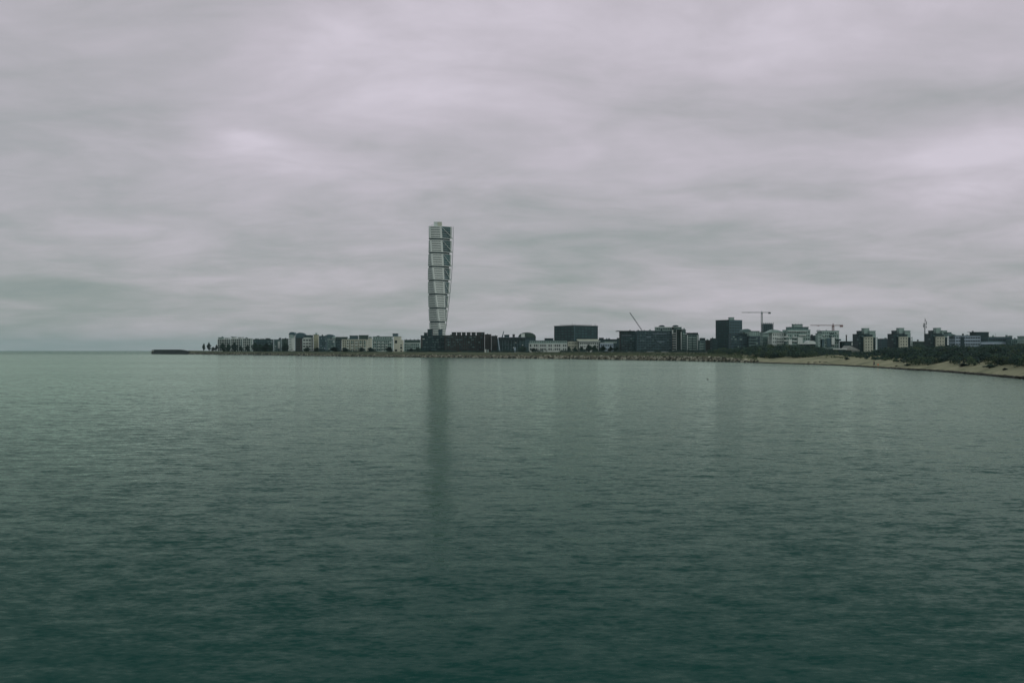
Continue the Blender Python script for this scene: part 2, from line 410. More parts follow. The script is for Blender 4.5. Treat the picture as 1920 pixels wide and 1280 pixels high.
# ------------------------------------------------------------------ buildings
def facade(mb, U, W, ops, dep, mp, cutsu=()):
    """wall skin over U x W with real recessed openings; mp(u,w,d) -> point, d = depth behind the wall face"""
    us = sorted(set([round(q, 4) for q in (U[0], U[1], *cutsu, *[o[0] for o in ops], *[o[1] for o in ops])]))
    ws = sorted(set([round(q, 4) for q in (W[0], W[1], *[o[2] for o in ops], *[o[3] for o in ops])]))
    hole = set()
    for o in ops:
        i0, i1 = us.index(round(o[0], 4)), us.index(round(o[1], 4)); j0, j1 = ws.index(round(o[2], 4)), ws.index(round(o[3], 4))
        for i in range(i0, i1):
            for j in range(j0, j1): hole.add((i, j))
    for i in range(len(us) - 1):
        j = 0
        while j < len(ws) - 1:
            if (i, j) in hole: j += 1; continue
            k = j
            while k + 1 < len(ws) - 1 and (i, k + 1) not in hole and not cutsu: k += 1
            a, b, c, d = us[i], us[i + 1], ws[j], ws[k + 1]
            mb.quad(mp(a, c, 0), mp(b, c, 0), mp(b, d, 0), mp(a, d, 0)); j = k + 1
    for a, b, c, d in ops:
        mb.quad(mp(a, c, 0), mp(a, c, dep), mp(a, d, dep), mp(a, d, 0)); mb.quad(mp(b, c, dep), mp(b, c, 0), mp(b, d, 0), mp(b, d, dep))
        mb.quad(mp(a, c, dep), mp(a, c, 0), mp(b, c, 0), mp(b, c, dep)); mb.quad(mp(a, d, 0), mp(a, d, dep), mp(b, d, dep), mp(b, d, 0))
def grid(u0, u1, w0, w1, cols, rows, fw=.6, fh=.55, drop=0., seed=0):
    out = []; rnd = random.Random(seed); pu, pw = (u1 - u0) / cols, (w1 - w0) / rows
    for r_ in range(rows):
        for c in range(cols):
            if rnd.random() < drop: continue
            cu, cw = u0 + pu * (c + .5), w0 + pw * (r_ + .52)
            out.append((cu - pu * fw / 2, cu + pu * fw / 2, cw - pw * fh / 2, cw + pw * fh / 2))
    return out
PANES = {}
def pane(root, rloc, a, n, tx, u0, u1, w0, w1, dep, m):
    """one window: pane with a mullion, shared mesh by size"""
    wd, ht = round(u1 - u0, 1), round(w1 - w0, 1)
    key = (wd, ht, m.name)
    if key not in PANES:
        q = MB(); q.box(-wd / 2 - .04, wd / 2 + .04, 0, .08, -ht / 2 - .04, ht / 2 + .04)
        nm = max(1, int(wd / 1.6))
        for k in range(nm):
            x = -wd / 2 + wd * (k + 1) / (nm + 1) if nm > 1 else 0
            q.box(x - .05, x + .05, -.06, .004, -ht / 2, ht / 2, mi=1)
        PANES[key] = q.mesh('window', [m, M['midgrey']])
    o = bpy.data.objects.new('window', PANES[key]); COL.objects.link(o); o.parent = root
    cu, cw = (u0 + u1) / 2, (w0 + w1) / 2
    o.location = (a[0] + tx[0] * cu - n[0] * dep - rloc[0], a[1] + tx[1] * cu - n[1] * dep - rloc[1], cw - rloc[2])
    o.rotation_euler = (0, 0, math.atan2(tx[1], tx[0]))
def is_dark(m): return m.name in ('dark_cladding', 'dark_brown_brick', 'dark_green_cladding')
def body(root, pts, z0, z1, wallm, specs, part='wall', glass=None, dep=.3, roof='roof', over=.25, rh=.35):
    """closed wall shell over a footprint (counter-clockwise), openings per edge, window panes and a roof slab as parts"""
    mb = MB(); n = len(pts); rl = wloc(root); wp = []
    for i in range(n):
        a, b = pts[i], pts[(i + 1) % n]; L_ = math.hypot(b[0] - a[0], b[1] - a[1]); tx = ((b[0] - a[0]) / L_, (b[1] - a[1]) / L_); nn = (tx[1], -tx[0])
        ops = specs.get(i, []); ops = ops(L_) if callable(ops) else ops
        ops = [o for o in ops if o[0] > 0 and o[1] < L_ and o[2] > z0 and o[3] < z1]
        facade(mb, (0, L_), (z0, z1), ops, dep, lambda u, w_, d, a=a, tx=tx, nn=nn: (a[0] + tx[0] * u - nn[0] * d, a[1] + tx[1] * u - nn[1] * d, w_))
        for o in ops: wp.append((a, nn, tx, *o))
    mb.quad(*[(x, y, z1) for x, y in pts])
    wall = mb.build(part, wallm, root)
    par = root if part == 'wall' else wall
    prl = wloc(par)
    for a, nn, tx, u0, u1, w0, w1 in wp: pane(par, prl, a, nn, tx, u0, u1, w0, w1, dep - .06, glass or (M['glasspale'] if is_dark(wallm) else M['glass']))
    if roof:
        cx = sum(p[0] for p in pts) / n; cy = sum(p[1] for p in pts) / n
        sp = []
        for x, y in pts:
            dx, dy = x - cx, y - cy; sp.append((x + math.copysign(over, dx), y + math.copysign(over, dy)))
        q = MB(); q.prism(sp, z1 + .003, z1 + rh); q.build('roof', M['roof'] if roof == 'roof' else roof, par)
    return wall
def rect(px0, px1, Y, depth):
    """footprint whose outline, front and visible flank together, spans px0..px1"""
    Yb = Y + depth
    x0 = WX(px0, Yb) if px0 > 960 else WX(px0, Y); x1 = WX(px1, Yb) if px1 < 960 else WX(px1, Y)
    if x1 - x0 < .5: x0, x1 = WX(px0, Y), WX(px1, Y)
    return [(x0, Y), (x1, Y), (x1, Yb), (x0, Yb)]
GB = 4.2
class Bld:
    def __init__(s, name, label, px0, px1, ytop, Y, depth, wallm, rows=4, cols=4, fw=.6, fh=.55, cat='building', group=None, drop=0., roof='roof', base=GB, glass=None, pts=None, specs=None, over=.25, rh=.35, lowskip=1.0):
        s.Y, s.depth = Y, depth; s.pts = pts or rect(px0, px1, Y, depth); s.z1 = WZ(ytop, Y); s.base = base
        cx = sum(p[0] for p in s.pts) / len(s.pts); cy = sum(p[1] for p in s.pts) / len(s.pts)
        s.root = tag(empty(name, (cx, cy, base)), label, cat, group)
        L0 = s.pts[1][0] - s.pts[0][0]; pitch = max(1.5, L0 / max(1, cols))
        if specs is None:
            def mk(L_, c=None): return grid(.4, L_ - .4, base + lowskip, s.z1 - .5, c or max(1, round(L_ / pitch)), rows, fw, fh, drop, int(L_ * 100))
            specs = {0: lambda L_: mk(L_, cols)}
            if px0 > 960: specs[3] = mk
            elif px1 < 960: specs[1] = mk
            if rows == 0 or cols == 0: specs = {}
        body(s.root, s.pts, base, s.z1, wallm, specs, glass=glass, roof=roof, over=over, rh=rh)
        if roof and pts is None:                       # vents, lift heads and chimneys on the roof
            rnd = random.Random(int(px0 * 10)); x0, x1, y0, y1 = s.pts[0][0], s.pts[1][0], s.pts[0][1], s.pts[2][1]
            for k in range(max(1, int((x1 - x0) / 9))):
                w1 = rnd.uniform(.6, 2.2); xx = rnd.uniform(x0 + .5, max(x0 + .6, x1 - w1 - .5)); yy = rnd.uniform(y0 + 2, y1 - 3.5); q = MB()
                q.box(xx, xx + w1, yy, yy + rnd.uniform(.8, 2), s.z1 + rh + .003, s.z1 + rh + rnd.uniform(.6, 2.0)); q.build('roof_vent', M[rnd.choice(('dark', 'midgrey', 'greygreen', 'roof'))], s.root)
    def vol(s, part, px0, px1, ytop, ybot, wallm, rows=1, cols=2, dY=1.0, depth=None, fw=.6, fh=.55, roof='roof', glass=None):
        """a further volume: penthouse, wing, bay"""
        Y = s.Y + dY; pts = rect(px0, px1, Y, depth or max(3, s.depth - dY - 1)); z0 = s.base if ybot is None else WZ(ybot, Y); z1 = WZ(ytop, Y)
        mk = lambda L_: grid(.3, L_ - .3, z0 + .15, z1 - .2, cols, rows, fw, fh) if rows else []
        o = body(s.root, pts, z0, z1, wallm, {0: mk}, part=part, glass=glass, roof=roof); return o
    def box(s, part, px0, px1, y0, y1, m, dY=-.5, depth=.5, parent=None):
        Y = s.Y + dY; mb = MB(); mb.box(WX(px0, Y), WX(px1, Y), Y, Y + depth, WZ(y1, Y), WZ(y0, Y)); return mb.build(part, m, parent or s.root)
    def balcony(s, px0, px1, yf, m, proj=1.4, rail=1.05, glassm=None):
        """one balcony: slab, front rail and side rails"""
        Y = s.Y - proj; x0, x1 = WX(px0, Y), WX(px1, Y); z = WZ(yf, s.Y); mb = MB()
        mb.box(x0, x1, Y, s.Y - .004, z - .2, z); mb.box(x0, x1, Y, Y + .08, z, z + rail)
        for x in (x0, x1 - .08): mb.box(x, x + .08, Y + .08, s.Y - .004, z, z + rail)
        return mb.build('balcony', m, s.root)
    def arch(s, part, px0, px1, ytop, yspring, m, dY=0, depth=None, n=10):
        Y = s.Y + dY; x0, x1 = WX(px0, Y), WX(px1, Y); zs, zt = WZ(yspring, Y), WZ(ytop, Y); mb = MB()
        prof = [(x0 + (x1 - x0) * (.5 - .5 * math.cos(math.pi * k / n)), zs + (zt - zs) * math.sin(math.pi * k / n) ** .8) for k in range(n + 1)]
        mb.extrude_xz(prof, Y, Y + (depth or s.depth)); return mb.build(part, m, s.root)
    def gable(s, part, px0, px1, pxr, ytop, yeave, m, dY=0, depth=None):
        Y = s.Y + dY; mb = MB(); mb.extrude_xz([(WX(px0, Y), WZ(yeave, Y)), (WX(pxr, Y), WZ(ytop, Y)), (WX(px1, Y), WZ(yeave, Y))], Y, Y + (depth or s.depth)); return mb.build(part, m, s.root)
    def clutter(s, px0, px1, y0, y1, n, mats=('bluegrey', 'midgrey', 'dark'), seed=1, w_=(2, 5), h_=(.7, 2.2)):
        """balcony fronts, awnings and cladding panels that break up a dark facade"""
        rnd = random.Random(seed); used = []
        for k in range(n * 6):
            if len(used) >= n: break
            w1, h1 = rnd.uniform(*w_), rnd.uniform(*h_); p = rnd.uniform(px0, px1 - w1); q = y0 + 4.6 * int(rnd.uniform(0, max(1, (y1 - y0) / 4.6))) + 1.4
            if any(p < b_ and p + w1 > a_ and q < d_ and q + h1 > c_ for a_, b_, c_, d_ in used): continue
            used.append((p - .2, p + w1 + .2, q - .2, q + h1 + .2)); dp = rnd.uniform(.3, 1.1)
            s.box('facade_panel', p, p + w1, q, q + h1, M[rnd.choice(mats)], -dp, dp - .004)
    def mast(s, px, y0, y1, r_=.12, dY=3, m=None):
        Y = s.Y + dY; mb = MB(); mb.tube((WX(px, Y), Y, WZ(y1, Y)), (WX(px, Y), Y, WZ(y0, Y)), r_, r_ * .5); return mb.build('antenna', m or M['darksteel'], s.root)

# ---- the twisting tower
def twisted_tower():
    YT = 1460.0; X0 = WX(823.8, YT); zb = 4.2
    root = tag(empty('twisting_tower', (X0, YT, zb)), 'very tall white tower twisting as it rises, stacked in window-dotted blocks', 'tower')
    ZT = WZ(425.2, YT); MH = 25.75 * YT / F; A, Bq, C, T = 14.6, 8.4, 3.2, 16.6
    def th(z): return R(4 + 9.0 * (ZT - MH / 2 - z) / MH)
    corners = [(-A, Bq), (-A, -Bq), (C, -Bq), (T, 0), (C, Bq)]          # ccw: B, A, D, T, C
    def rot(p, z):
        c, s_ = math.cos(th(z)), math.sin(th(z)); return (X0 + p[0] * c - p[1] * s_, YT + p[0] * s_ + p[1] * c, z)
    bulge = [.9, .9, 0, 0, .9]
    def facemap(i):
        a, b = corners[i], corners[(i + 1) % 5]; L_ = math.hypot(b[0] - a[0], b[1] - a[1]); tx = ((b[0] - a[0]) / L_, (b[1] - a[1]) / L_); nn = (tx[1], -tx[0])
        def mp(u, w_, d):
            t = u / L_; k = bulge[i] * 4 * t * (1 - t) - d
            return rot((a[0] + tx[0] * u + nn[0] * k, a[1] + tx[1] * u + nn[1] * k), w_)
        return L_, mp
    for k in range(9):
        z1 = ZT - MH * (8 - k) - 0.0; z0 = z1 - MH + 2.3
        if k == 0: z0 = zb
        mb = MB(); rows = []
        for i in range(5):
            L_, mp = facemap(i); cuts = [L_ * q / 6 for q in range(1, 6)]
            zs = [z0 + (z1 - z0) * q / 4 for q in range(1, 4)]
            fl = [(z1 - 2.2 - 3.42 * q) for q in range(5)]
            if i in (0, 1, 4):
                ops = []
                for zf in fl:
                    nW = 9; p = (L_ - 4.6) / nW
                    ro = [(2.3 + p * (q + .17), 2.3 + p * (q + .83), zf - .85, zf + .85) for q in range(nW)]
                    rows.append((i, ro)); ops += ro
                facade(mb, (0, L_), (z0, z1), ops, .2, mp, cuts)
            else:
                ops = [(.9 if i == 2 else .5, L_ - (.5 if i == 2 else .9), zf - 1.62, zf + 1.62) for zf in fl]
                for o in ops: rows.append((i, [o]))
                facade(mb, (0, L_), (z0, z1), ops, .3, mp, cuts)
        N_ = 8
        top = [facemap(i)[1](facemap(i)[0] * q / N_, z1, 0) for i in range(5) for q in range(N_)]
        bot = [facemap(i)[1](facemap(i)[0] * q / N_, z0, 0) for i in range(5) for q in range(N_)]
        mb.quad(*top); mb.quad(*reversed(bot))
        mod = mb.build('tower_block', M['white'], root)
        for i, ro in rows:
            L_, mp = facemap(i); q = MB(); dd = .16 if i in (0, 1, 4) else .25
            for u0, u1, w0, w1 in ro:
                ns = 1
                for s_ in range(ns):
                    a, b = u0 + (u1 - u0) * s_ / ns, u0 + (u1 - u0) * (s_ + 1) / ns
                    q.quad(mp(a, w0, dd), mp(b, w0, dd), mp(b, w1, dd), mp(a, w1, dd))
            q.build('window_row' if i in (0, 1, 4) else 'window_band', M['glass'] if i in (0, 1, 4) else M['glasspale'], mod)
        if k:                                                # dark recessed floor between two blocks
            q = MB(); ring = lambda z: [rot((c_[0] * .93, c_[1] * .90), z) for c_ in corners]
            lo, hi = ring(z0 - 2.3 + .01), ring(z0 - .01)
            for a in range(5): q.quad(lo[a], lo[(a + 1) % 5], hi[(a + 1) % 5], hi[a])
            q.build('recessed_floor', M['dark'], root)
        # pale fin along the tip
        q = MB(); nz_ = 6
        for s_ in range(nz_):
            za, zc = z0 + (z1 - z0) * s_ / nz_, z0 + (z1 - z0) * (s_ + 1) / nz_
            for y_, sg in ((.25, 1), (-.25, -1)):
                p = [rot((T - .3, y_), za), rot((T + 1.7, y_), za), rot((T + 1.7, y_), zc), rot((T - .3, y_), zc)]
                q.quad(*(p if sg < 0 else reversed(p)))
            q.quad(rot((T + 1.7, -.25), za), rot((T + 1.7, .25), za), rot((T + 1.7, .25), zc), rot((T + 1.7, -.25), zc))
        q.build('tip_fin', M['white'], root)
        # steel outside the glass: struts to both glass edges and the long diagonal
        SP = T + 3.6
        for sg in (-1, 1):
            q = MB(); q.tube(rot((SP, 0), z0 + .4), rot((C + .6, sg * (Bq + .7)), z0 + .4), .42, .22, 6); q.build('strut', M['steel'], root)
            q = MB(); q.tube(rot((SP, 0), z0 + .5), rot((C + .6, sg * (Bq + .7)), z1 - 1.2), .40, .22, 6); q.build('diagonal_strut', M['steel'], root)
    q = MB(); n = 60
    for s_ in range(n):
        za, zc = zb + (ZT - zb) * s_ / n, zb + (ZT - zb) * (s_ + 1) / n; q.tube(rot((T + 3.6, 0), za), rot((T + 3.6, 0), zc), .42, None, 6)
    q.build('spine', M['greysteel'], root)
    q = MB(); q.box(X0 - 7.8, X0 + 3.7, YT - 5.5, YT + 5.5, ZT + .004, ZT + 6.6); ro = q.build('roof_housing', M['pale'], root)
    q = MB(); q.box(X0 - 2.2, X0 + 3.9, YT - 5.8, YT - 5.5, ZT + .5, ZT + 6.2); q.build('panel', M['cream'], ro)
    q = MB(); q.tube((X0 - 1, YT, ZT + 6.6), (X0 - 1, YT, ZT + 11), .2, .08); q.build('antenna', M['steel'], root)
    q = MB(); q.tube((X0 - 11.5, YT, ZT), (X0 - 11.5, YT, ZT + 2.5), .15); q.tube((X0 - 11.5, YT, ZT + 2.5), (X0 - 8.5, YT, ZT + 3.2), .12); q.build('roof_davit', M['darksteel'], root)
twisted_tower()

# ---- left waterfront
def framed_block(name, label, px0, px1, ytop, Y, rows, cols, inner='midgrey'):
    """block fronted by a white grid of slabs and posts, balconies behind it"""
    b = Bld(name, label, px0, px1, ytop, Y, 14, M[inner], rows, cols, .8, .7)
    x0, x1, z0, z1 = WX(px0, Y), WX(px1, Y), GB, b.z1
    for i in range(rows + 1):
        z = z0 + .8 + (z1 - z0 - .8) * i / rows; q = MB(); q.box(x0, x1, Y - 1.6, Y - .004, z - .32, z + (.32 if i == rows else .12)); q.build('slab', M['white'], b.root)
    for i in range(cols + 1):
        x = x0 + (x1 - x0) * i / cols; q = MB(); q.box(x - .3, x + .3, Y - 1.75, Y - 1.61, z0, z1 - .4); q.build('post', M['white'], b.root)
    return b
b = framed_block('balcony_block', 'white gridded balcony block, leftmost building on the waterfront', 408.5, 433, 636.2, 1480, 5, 6)
b.vol('penthouse', 409, 420, 632.8, 636, M['greygreen'], 1, 3, 2); b.vol('penthouse', 421, 432, 634, 636, M['pale'], 1, 2, 3)
b.box('roof_plant', 415.5, 418, 630.8, 633, M['midgrey'], 3, 2)
b = framed_block('balcony_block', 'white gridded balcony block with flat roof boxes, second from the left', 433.6, 455, 635.2, 1470, 5, 6)
b.vol('penthouse', 434, 444, 631.8, 635, M['pale'], 1, 3, 2); b.box('roof_plant', 432.5, 436, 630.9, 631.6, M['dark'], 3, 2); b.box('roof_plant', 454, 457, 632, 633, M['dark'], 3, 2)
b.vol('penthouse', 446, 455, 632.5, 635, M['pale'], 1, 2, 3)
b = framed_block('balcony_block', 'white gridded balcony block beside the long dark block', 455.6, 474, 634.6, 1455, 5, 5, 'greygreen')
b.box('roof_plant', 460, 464, 632.9, 634.4, M['dark'], 3, 3)
b = Bld('apartment_block', 'long dark low block between the white balcony grids and the arched tower', 474.6, 513, 636.4, 1400, 14, M['dark'], 4, 10, .6, .5)
b.clutter(476, 512, 638, 656, 16, ('midgrey', 'greygreen', 'bluegrey'), 25, (1, 4)); b.vol('penthouse', 478, 486, 634.8, 636, M['greygreen'], 1, 3); b.vol('penthouse', 488, 496, 635.2, 636, M['pale'], 1, 3); b.vol('penthouse', 498, 507, 634.4, 636, M['darkgreen'], 1, 3)
b = Bld('apartment_block', 'grey green block with a white stair panel left of the arched tower', 513.6, 528, 636.5, 1320, 13, M['midgrey'], 5, 5, .55, .5)
b.clutter(514.5, 520.5, 638, 656, 5, ('pale', 'dark'), 21, (1, 2.4)); b.box('stair_panel', 521, 525, 640, 653, M['white'], -.6, .5); b.box('roof_plant', 523.5, 526, 633.2, 636.2, M['dark'], 3, 3)
b = Bld('apartment_block', 'dark narrow block tucked against the arched white tower', 528.3, 541, 635, 1310, 13, M['darkgreen'], 5, 4, .6, .5)
b = Bld('arched_tower', 'narrow white tower with a dark rounded top on the left waterfront', 541.5, 553, 628, 1260, 12, M['pale'], 6, 3, .5, .6, roof=None)
b.arch('roof', 541.2, 553.3, 622.2, 628, M['bluegrey'], -.3, 12.5); b.box('stair_panel', 546, 549, 634, 654, M['white'], -.6, .5); b.box('window_surround', 544, 551, 629, 633.5, M['greygreen'], -.35, .3)
b = Bld('curved_roof_block', 'dark block with a rounded blue-grey roof right of the arched tower', 553.5, 571.5, 630, 1290, 12, M['bluegrey'], 4, 5, .6, .5, roof=None)
b.arch('roof', 553.8, 571.5, 623.4, 630, M['bluegrey'], -.2, 12)
b = Bld('apartment_block', 'dark brick low house in front of the rounded blue-grey roof', 554.6, 566.6, 635, 1230, 10, M['brick'], 5, 4, .5, .5)
b = Bld('apartment_block', 'white block with four rows of long dark balconies on the left waterfront', 567.2, 587.6, 634.4, 1190, 12, M['white'], 4, 3, .8, .5)
for r_ in range(4):
    for c in range(2): b.balcony(568.5 + c * 9.4, 576.9 + c * 9.4, 642.4 + r_ * 5.1, M['white'], 1.2, .9)
b.vol('penthouse', 571, 587, 628.6, 634, M['dark'], 1, 5, 2.5, 8, .8, .5); b.box('roof_terrace', 569, 588, 632.6, 634, M['pale'], -.5, 2)
b = Bld('apartment_block', 'narrow yellowish slab standing taller than the white balcony block beside it', 588, 597.6, 627.6, 1185, 12, M['yellow'], 6, 2, .35, .4)
b = Bld('apartment_block', 'blue grey block with broken pale patches right of the yellowish slab', 598, 613.6, 630, 1175, 12, M['bluegrey'], 6, 5, .6, .5)
b.clutter(599, 612, 632, 655, 14, ('midgrey', 'greygreen', 'bluewhite', 'dark'), 22, (1, 3))
b = Bld('curved_roof_block', 'grey block under a wide low arched roof left of centre', 608, 631, 633, 1215, 13, M['midgrey'], 5, 6, .6, .5, roof=None)
b.arch('roof', 608, 626.5, 626.8, 633, M['bluegrey'], -.2, 12); b.gable('side_roof', 621, 633, 625, 630, 634.5, M['greygreen'], -.4, 10)
b = Bld('apartment_block', 'grey green block with pale cornice below the low arched roof', 614.2, 628.8, 636.6, 1150, 11, M['midgrey'], 5, 5, .55, .5, roof=M['pale'])
b.clutter(615, 628, 638, 656, 10, ('greygreen', 'pale', 'dark'), 23, (1, 3))
b = Bld('apartment_block', 'dark recessed block left of the cream columned block', 629.2, 640.6, 637.4, 1120, 11, M['dark'], 5, 4, .7, .5)
b.clutter(630, 640, 639, 656, 7, ('midgrey', 'bluegrey'), 26, (1, 3)); b.vol('penthouse', 629.5, 652, 632, 637, M['darkgreen'], 1, 6, 4, 8)
b = Bld('apartment_block', 'cream block with tall dark window strips and pale balconies', 641, 689.4, 636.6, 1060, 13, M['cream'], 5, 11, .62, .62, roof=M['cream'])
rb = random.Random(3)
for c in range(5):
    for r_ in range(4): b.balcony(650 + c * 8, 654.5 + c * 8, 642.2 + r_ * 5.3, M['pale' if rb.random() < .6 else 'greygreen'], 1.1, .9)
for c in range(6): b.box('pier', 648.4 + c * 8, 649.6 + c * 8, 637.2, 658, M['cream'], -.45, .44)
b.vol('penthouse', 655.5, 672, 629.6, 636.4, M['bluegrey'], 2, 5, 4, 8); b.vol('penthouse', 673, 691, 628.8, 636.4, M['darkgreen'], 2, 5, 5, 8); b.mast(656.5, 627.2, 630); b.mast(690, 626.5, 629)
b = Bld('apartment_block', 'slim cream block right of the columned cream block', 689.9, 698, 634, 1035, 12, M['cream'], 5, 2, .3, .4); b.vol('penthouse', 692, 697, 631.6, 634, M['greygreen'], 1, 2)
b = Bld('apartment_block', 'pale green grey block with white balcony fronts scattered over it', 698.4, 737, 637, 1000, 13, M['greygreen'], 4, 10, .62, .6)
b.vol('penthouse', 699, 736.5, 631.4, 636.8, M['greygreen'], 1, 8, 2, 9, .4, .5); b.box('roof_plant', 706.5, 711, 629.4, 631.2, M['dark'], 4, 3)
for r_ in range(4):
    for c in range(5):
        if rb.random() < .78: b.balcony(700.8 + c * 7.3, 704.8 + c * 7.3, 642.6 + r_ * 5.2, M['white' if rb.random() < .6 else 'pale'], 1.1, .9)
cp = [(2, 5.2, 0), (2, 5.2, 0)]
def cream_house():
    Y = 975; X = lambda p: WX(p, Y) - WX(738, Y + 0); Zq = lambda y: WZ(y, Y)
    pts = rect(738, 756.8, Y, 12); x0 = pts[0][0]; U = lambda p: WX(p, Y) - x0
    ops = [(U(740), U(744.6), Zq(643.4), Zq(638)), (U(740), U(744.6), Zq(658.6), Zq(655)), (U(750.6), U(753.8), Zq(647.8), Zq(645.8)), (U(750.4), U(754), Zq(653.8), Zq(649.8)), (U(750.6), U(753.8), Zq(658.8), Zq(656.8))]
    b = Bld('cream_house', 'cream house with a few large dark openings and a grey rooftop box', 738, 756.8, 637, Y, 12, M['cream'], pts=pts, specs={0: ops}, roof=None)
    b.vol('upper_storey', 738, 752.8, 631, 637, M['cream'], 0, 1, 0.0, 11.9, roof=M['pale']); b.vol('rooftop_box', 736.2, 746.8, 625.8, 631, M['bluegrey'], 0, 1, 2.0, 8)
cream_house()
b = Bld('row_house', 'low grey green row house with pale cornice left of the dark stepped block', 757.4, 789, 643, 1000, 12, M['greygreen'], 3, 8, .6, .6, roof=M['pale'])
b.clutter(758, 788, 644, 656, 9, ('midgrey', 'pale', 'dark'), 24, (1, 3)); b.vol('penthouse', 758, 788.5, 637.6, 642.5, M['darkgreen'], 1, 7, 3, 8)
for p in (761, 768.5, 776, 783): b.box('chimney', p, p + 1.4, 635.6, 637.4, M['darkgreen'], 5, 1)

# ---- dark blocks at the foot of the tower
b = Bld('stepped_block', 'dark stepped block with two raised towers at the foot of the tall tower', 789, 835.5, 629.4, 930, 14, M['dark'], 7, 9, .5, .5)
b.vol('raised_tower', 795, 801.4, 624.2, 629, M['dark'], 1, 2, .3, 8); b.vol('raised_tower', 801.6, 811.8, 617.8, 629, M['dark'], 2, 3, .2, 9); b.vol('raised_tower', 822, 830, 617.8, 629, M['bluegrey'], 2, 2, .2, 9)
b.clutter(793, 834, 630, 658, 34, seed=2); b.box('corner_pier', 789.2, 792, 633, 651, M['redbrick'], -.4, .39); b.box('sign_panel', 792.3, 796, 634.6, 636, M['pale'], -.4, .39)
b = Bld('brick_block', 'long dark brown block crowned with a row of square rooftop towers', 833.5, 908.6, 629.2, 915, 13, M['brick'], 7, 17, .5, .55)
for p0, p1 in ((847, 855.4), (856.6, 864.6), (866, 873.2), (875, 882.4), (884, 892), (893.6, 908.6)): b.vol('rooftop_tower', p0, p1, 623.4, 629, M['brick'], 1, 2, .3, 8, .5, .5)
b.clutter(836, 907, 630, 658, 52, ('bluegrey', 'dark', 'redbrick', 'brick', 'midgrey'), 3)
b = Bld('brick_house', 'plain red brown brick house right of the long dark brown block', 909, 921, 627.2, 905, 12, M['redbrick'], 7, 3, .3, .35)
b = Bld('brick_house', 'lowest dark brick house stepping down beside the red brown house', 921.3, 932.8, 630, 900, 12, M['brick'], 6, 3, .5, .5)
def glass_hall():
    Y = 880
    b = Bld('glass_hall', 'dark glass hall with a thin pale roof line and tall pillars', 932, 985, 636.6, Y, 16, M['dark'], 2, 9, .88, .8)
    b.box('roof_slab', 935.5, 985.5, 631.9, 632.6, M['bluewhite'], -3, 18); b.vol('upper_storey', 934, 984.5, 632.6, 637.6, M['dark'], 1, 8, .6, 12, .9, .6, roof=None)
    for p in (942, 947, 953, 958.5, 964, 969.5, 975): b.box('pillar', p, p + .9, 638.2, 660, M['bluegrey'], -2.2, .5)
    b.box('canopy', 940, 976, 637.4, 638.2, M['bluegrey'], -2.6, 2.5)
    q = MB(); q.tube((WX(933.6, Y - 3), Y - 3, WZ(634, Y)), (WX(937, Y - 3), Y - 3, WZ(659, Y)), .45); q.build('raking_strut', M['bluewhite'], b.root)
    b.clutter(940, 984, 640, 657, 16, ('midgrey', 'bluegrey', 'pale'), 11, (.8, 3))
    b.vol('roof_plant', 945.5, 955, 628, 631.8, M['dark'], 0, 1, 4, 6); b.vol('roof_plant', 961, 965.4, 627.2, 631.8, M['redbrick'], 0, 1, 4, 6)
    q = MB(); q.tube((WX(941.6, Y + 8), Y + 8, WZ(632, Y)), (WX(944.6, Y + 8), Y + 8, WZ(620.4, Y)), .55, .3, 6); q.build('leaning_mast', M['bluegrey'], b.root)
glass_hall()
b = Bld('arched_roof_house', 'house with a broad dark arched roof and pale gable behind the glass hall', 971.5, 1004.6, 632.5, 1000, 16, M['bluegrey'], 5, 7, .5, .5, roof=None)
b.arch('roof', 971.5, 1005, 623, 633, M['darkgreen'], -.5, 17); b.box('gable_wall', 977, 984, 625.6, 637, M['pale'], -.9, .35)
b = Bld('white_terrace', 'long white terrace with paired dark windows in two rows right of the glass hall', 991.5, 1063.4, 643.4, 900, 12, M['white'], 2, 18, .62, .58, roof=M['greygreen'])
b.vol('attic', 993, 1063, 638.8, 643, M['greygreen'], 1, 16, 1.5, 9, .5, .5)
b.vol('roof_plant', 1021, 1037.5, 634.6, 638.6, M['dark'], 0, 1, 4, 5)
for p in (997.2, 1009.6, 1024.8, 1034.6, 1052): b.box('rendered_pier', p, p + 3.4, 643.8, 655.8, M['white'], -.4, .39)
b = Bld('white_terrace', 'yellowish white terrace partly hidden by dark trees', 1064, 1084, 640, 905, 12, M['cream'], 3, 6, .5, .55)
b = Bld('white_terrace', 'white terrace with broad flat roof in front of the big dark slab', 1084.4, 1123, 640.2, 900, 12, M['white'], 3, 9, .6, .5, roof=M['white'], over=1.2, rh=.6)
b.box('roof_fascia', 1082, 1122, 635.8, 638.6, M['cream'], 2, 7)
b = Bld('white_terrace', 'low white terrace trailing off behind dark trees left of the dark office', 1123.4, 1150, 643, 895, 12, M['bluewhite'], 2, 7, .6, .5, roof=M['pale'])
b.vol('penthouse', 1134, 1156, 640, 643, M['greygreen'], 1, 5, 2, 8)
b = Bld('dark_house', 'low dark roofed house between the big slab and the dark office', 1121.5, 1160, 636.4, 1000, 12, M['dark'], 4, 8, .5, .5); b.vol('roof_plant', 1123, 1132, 633.6, 636, M['dark'], 0)
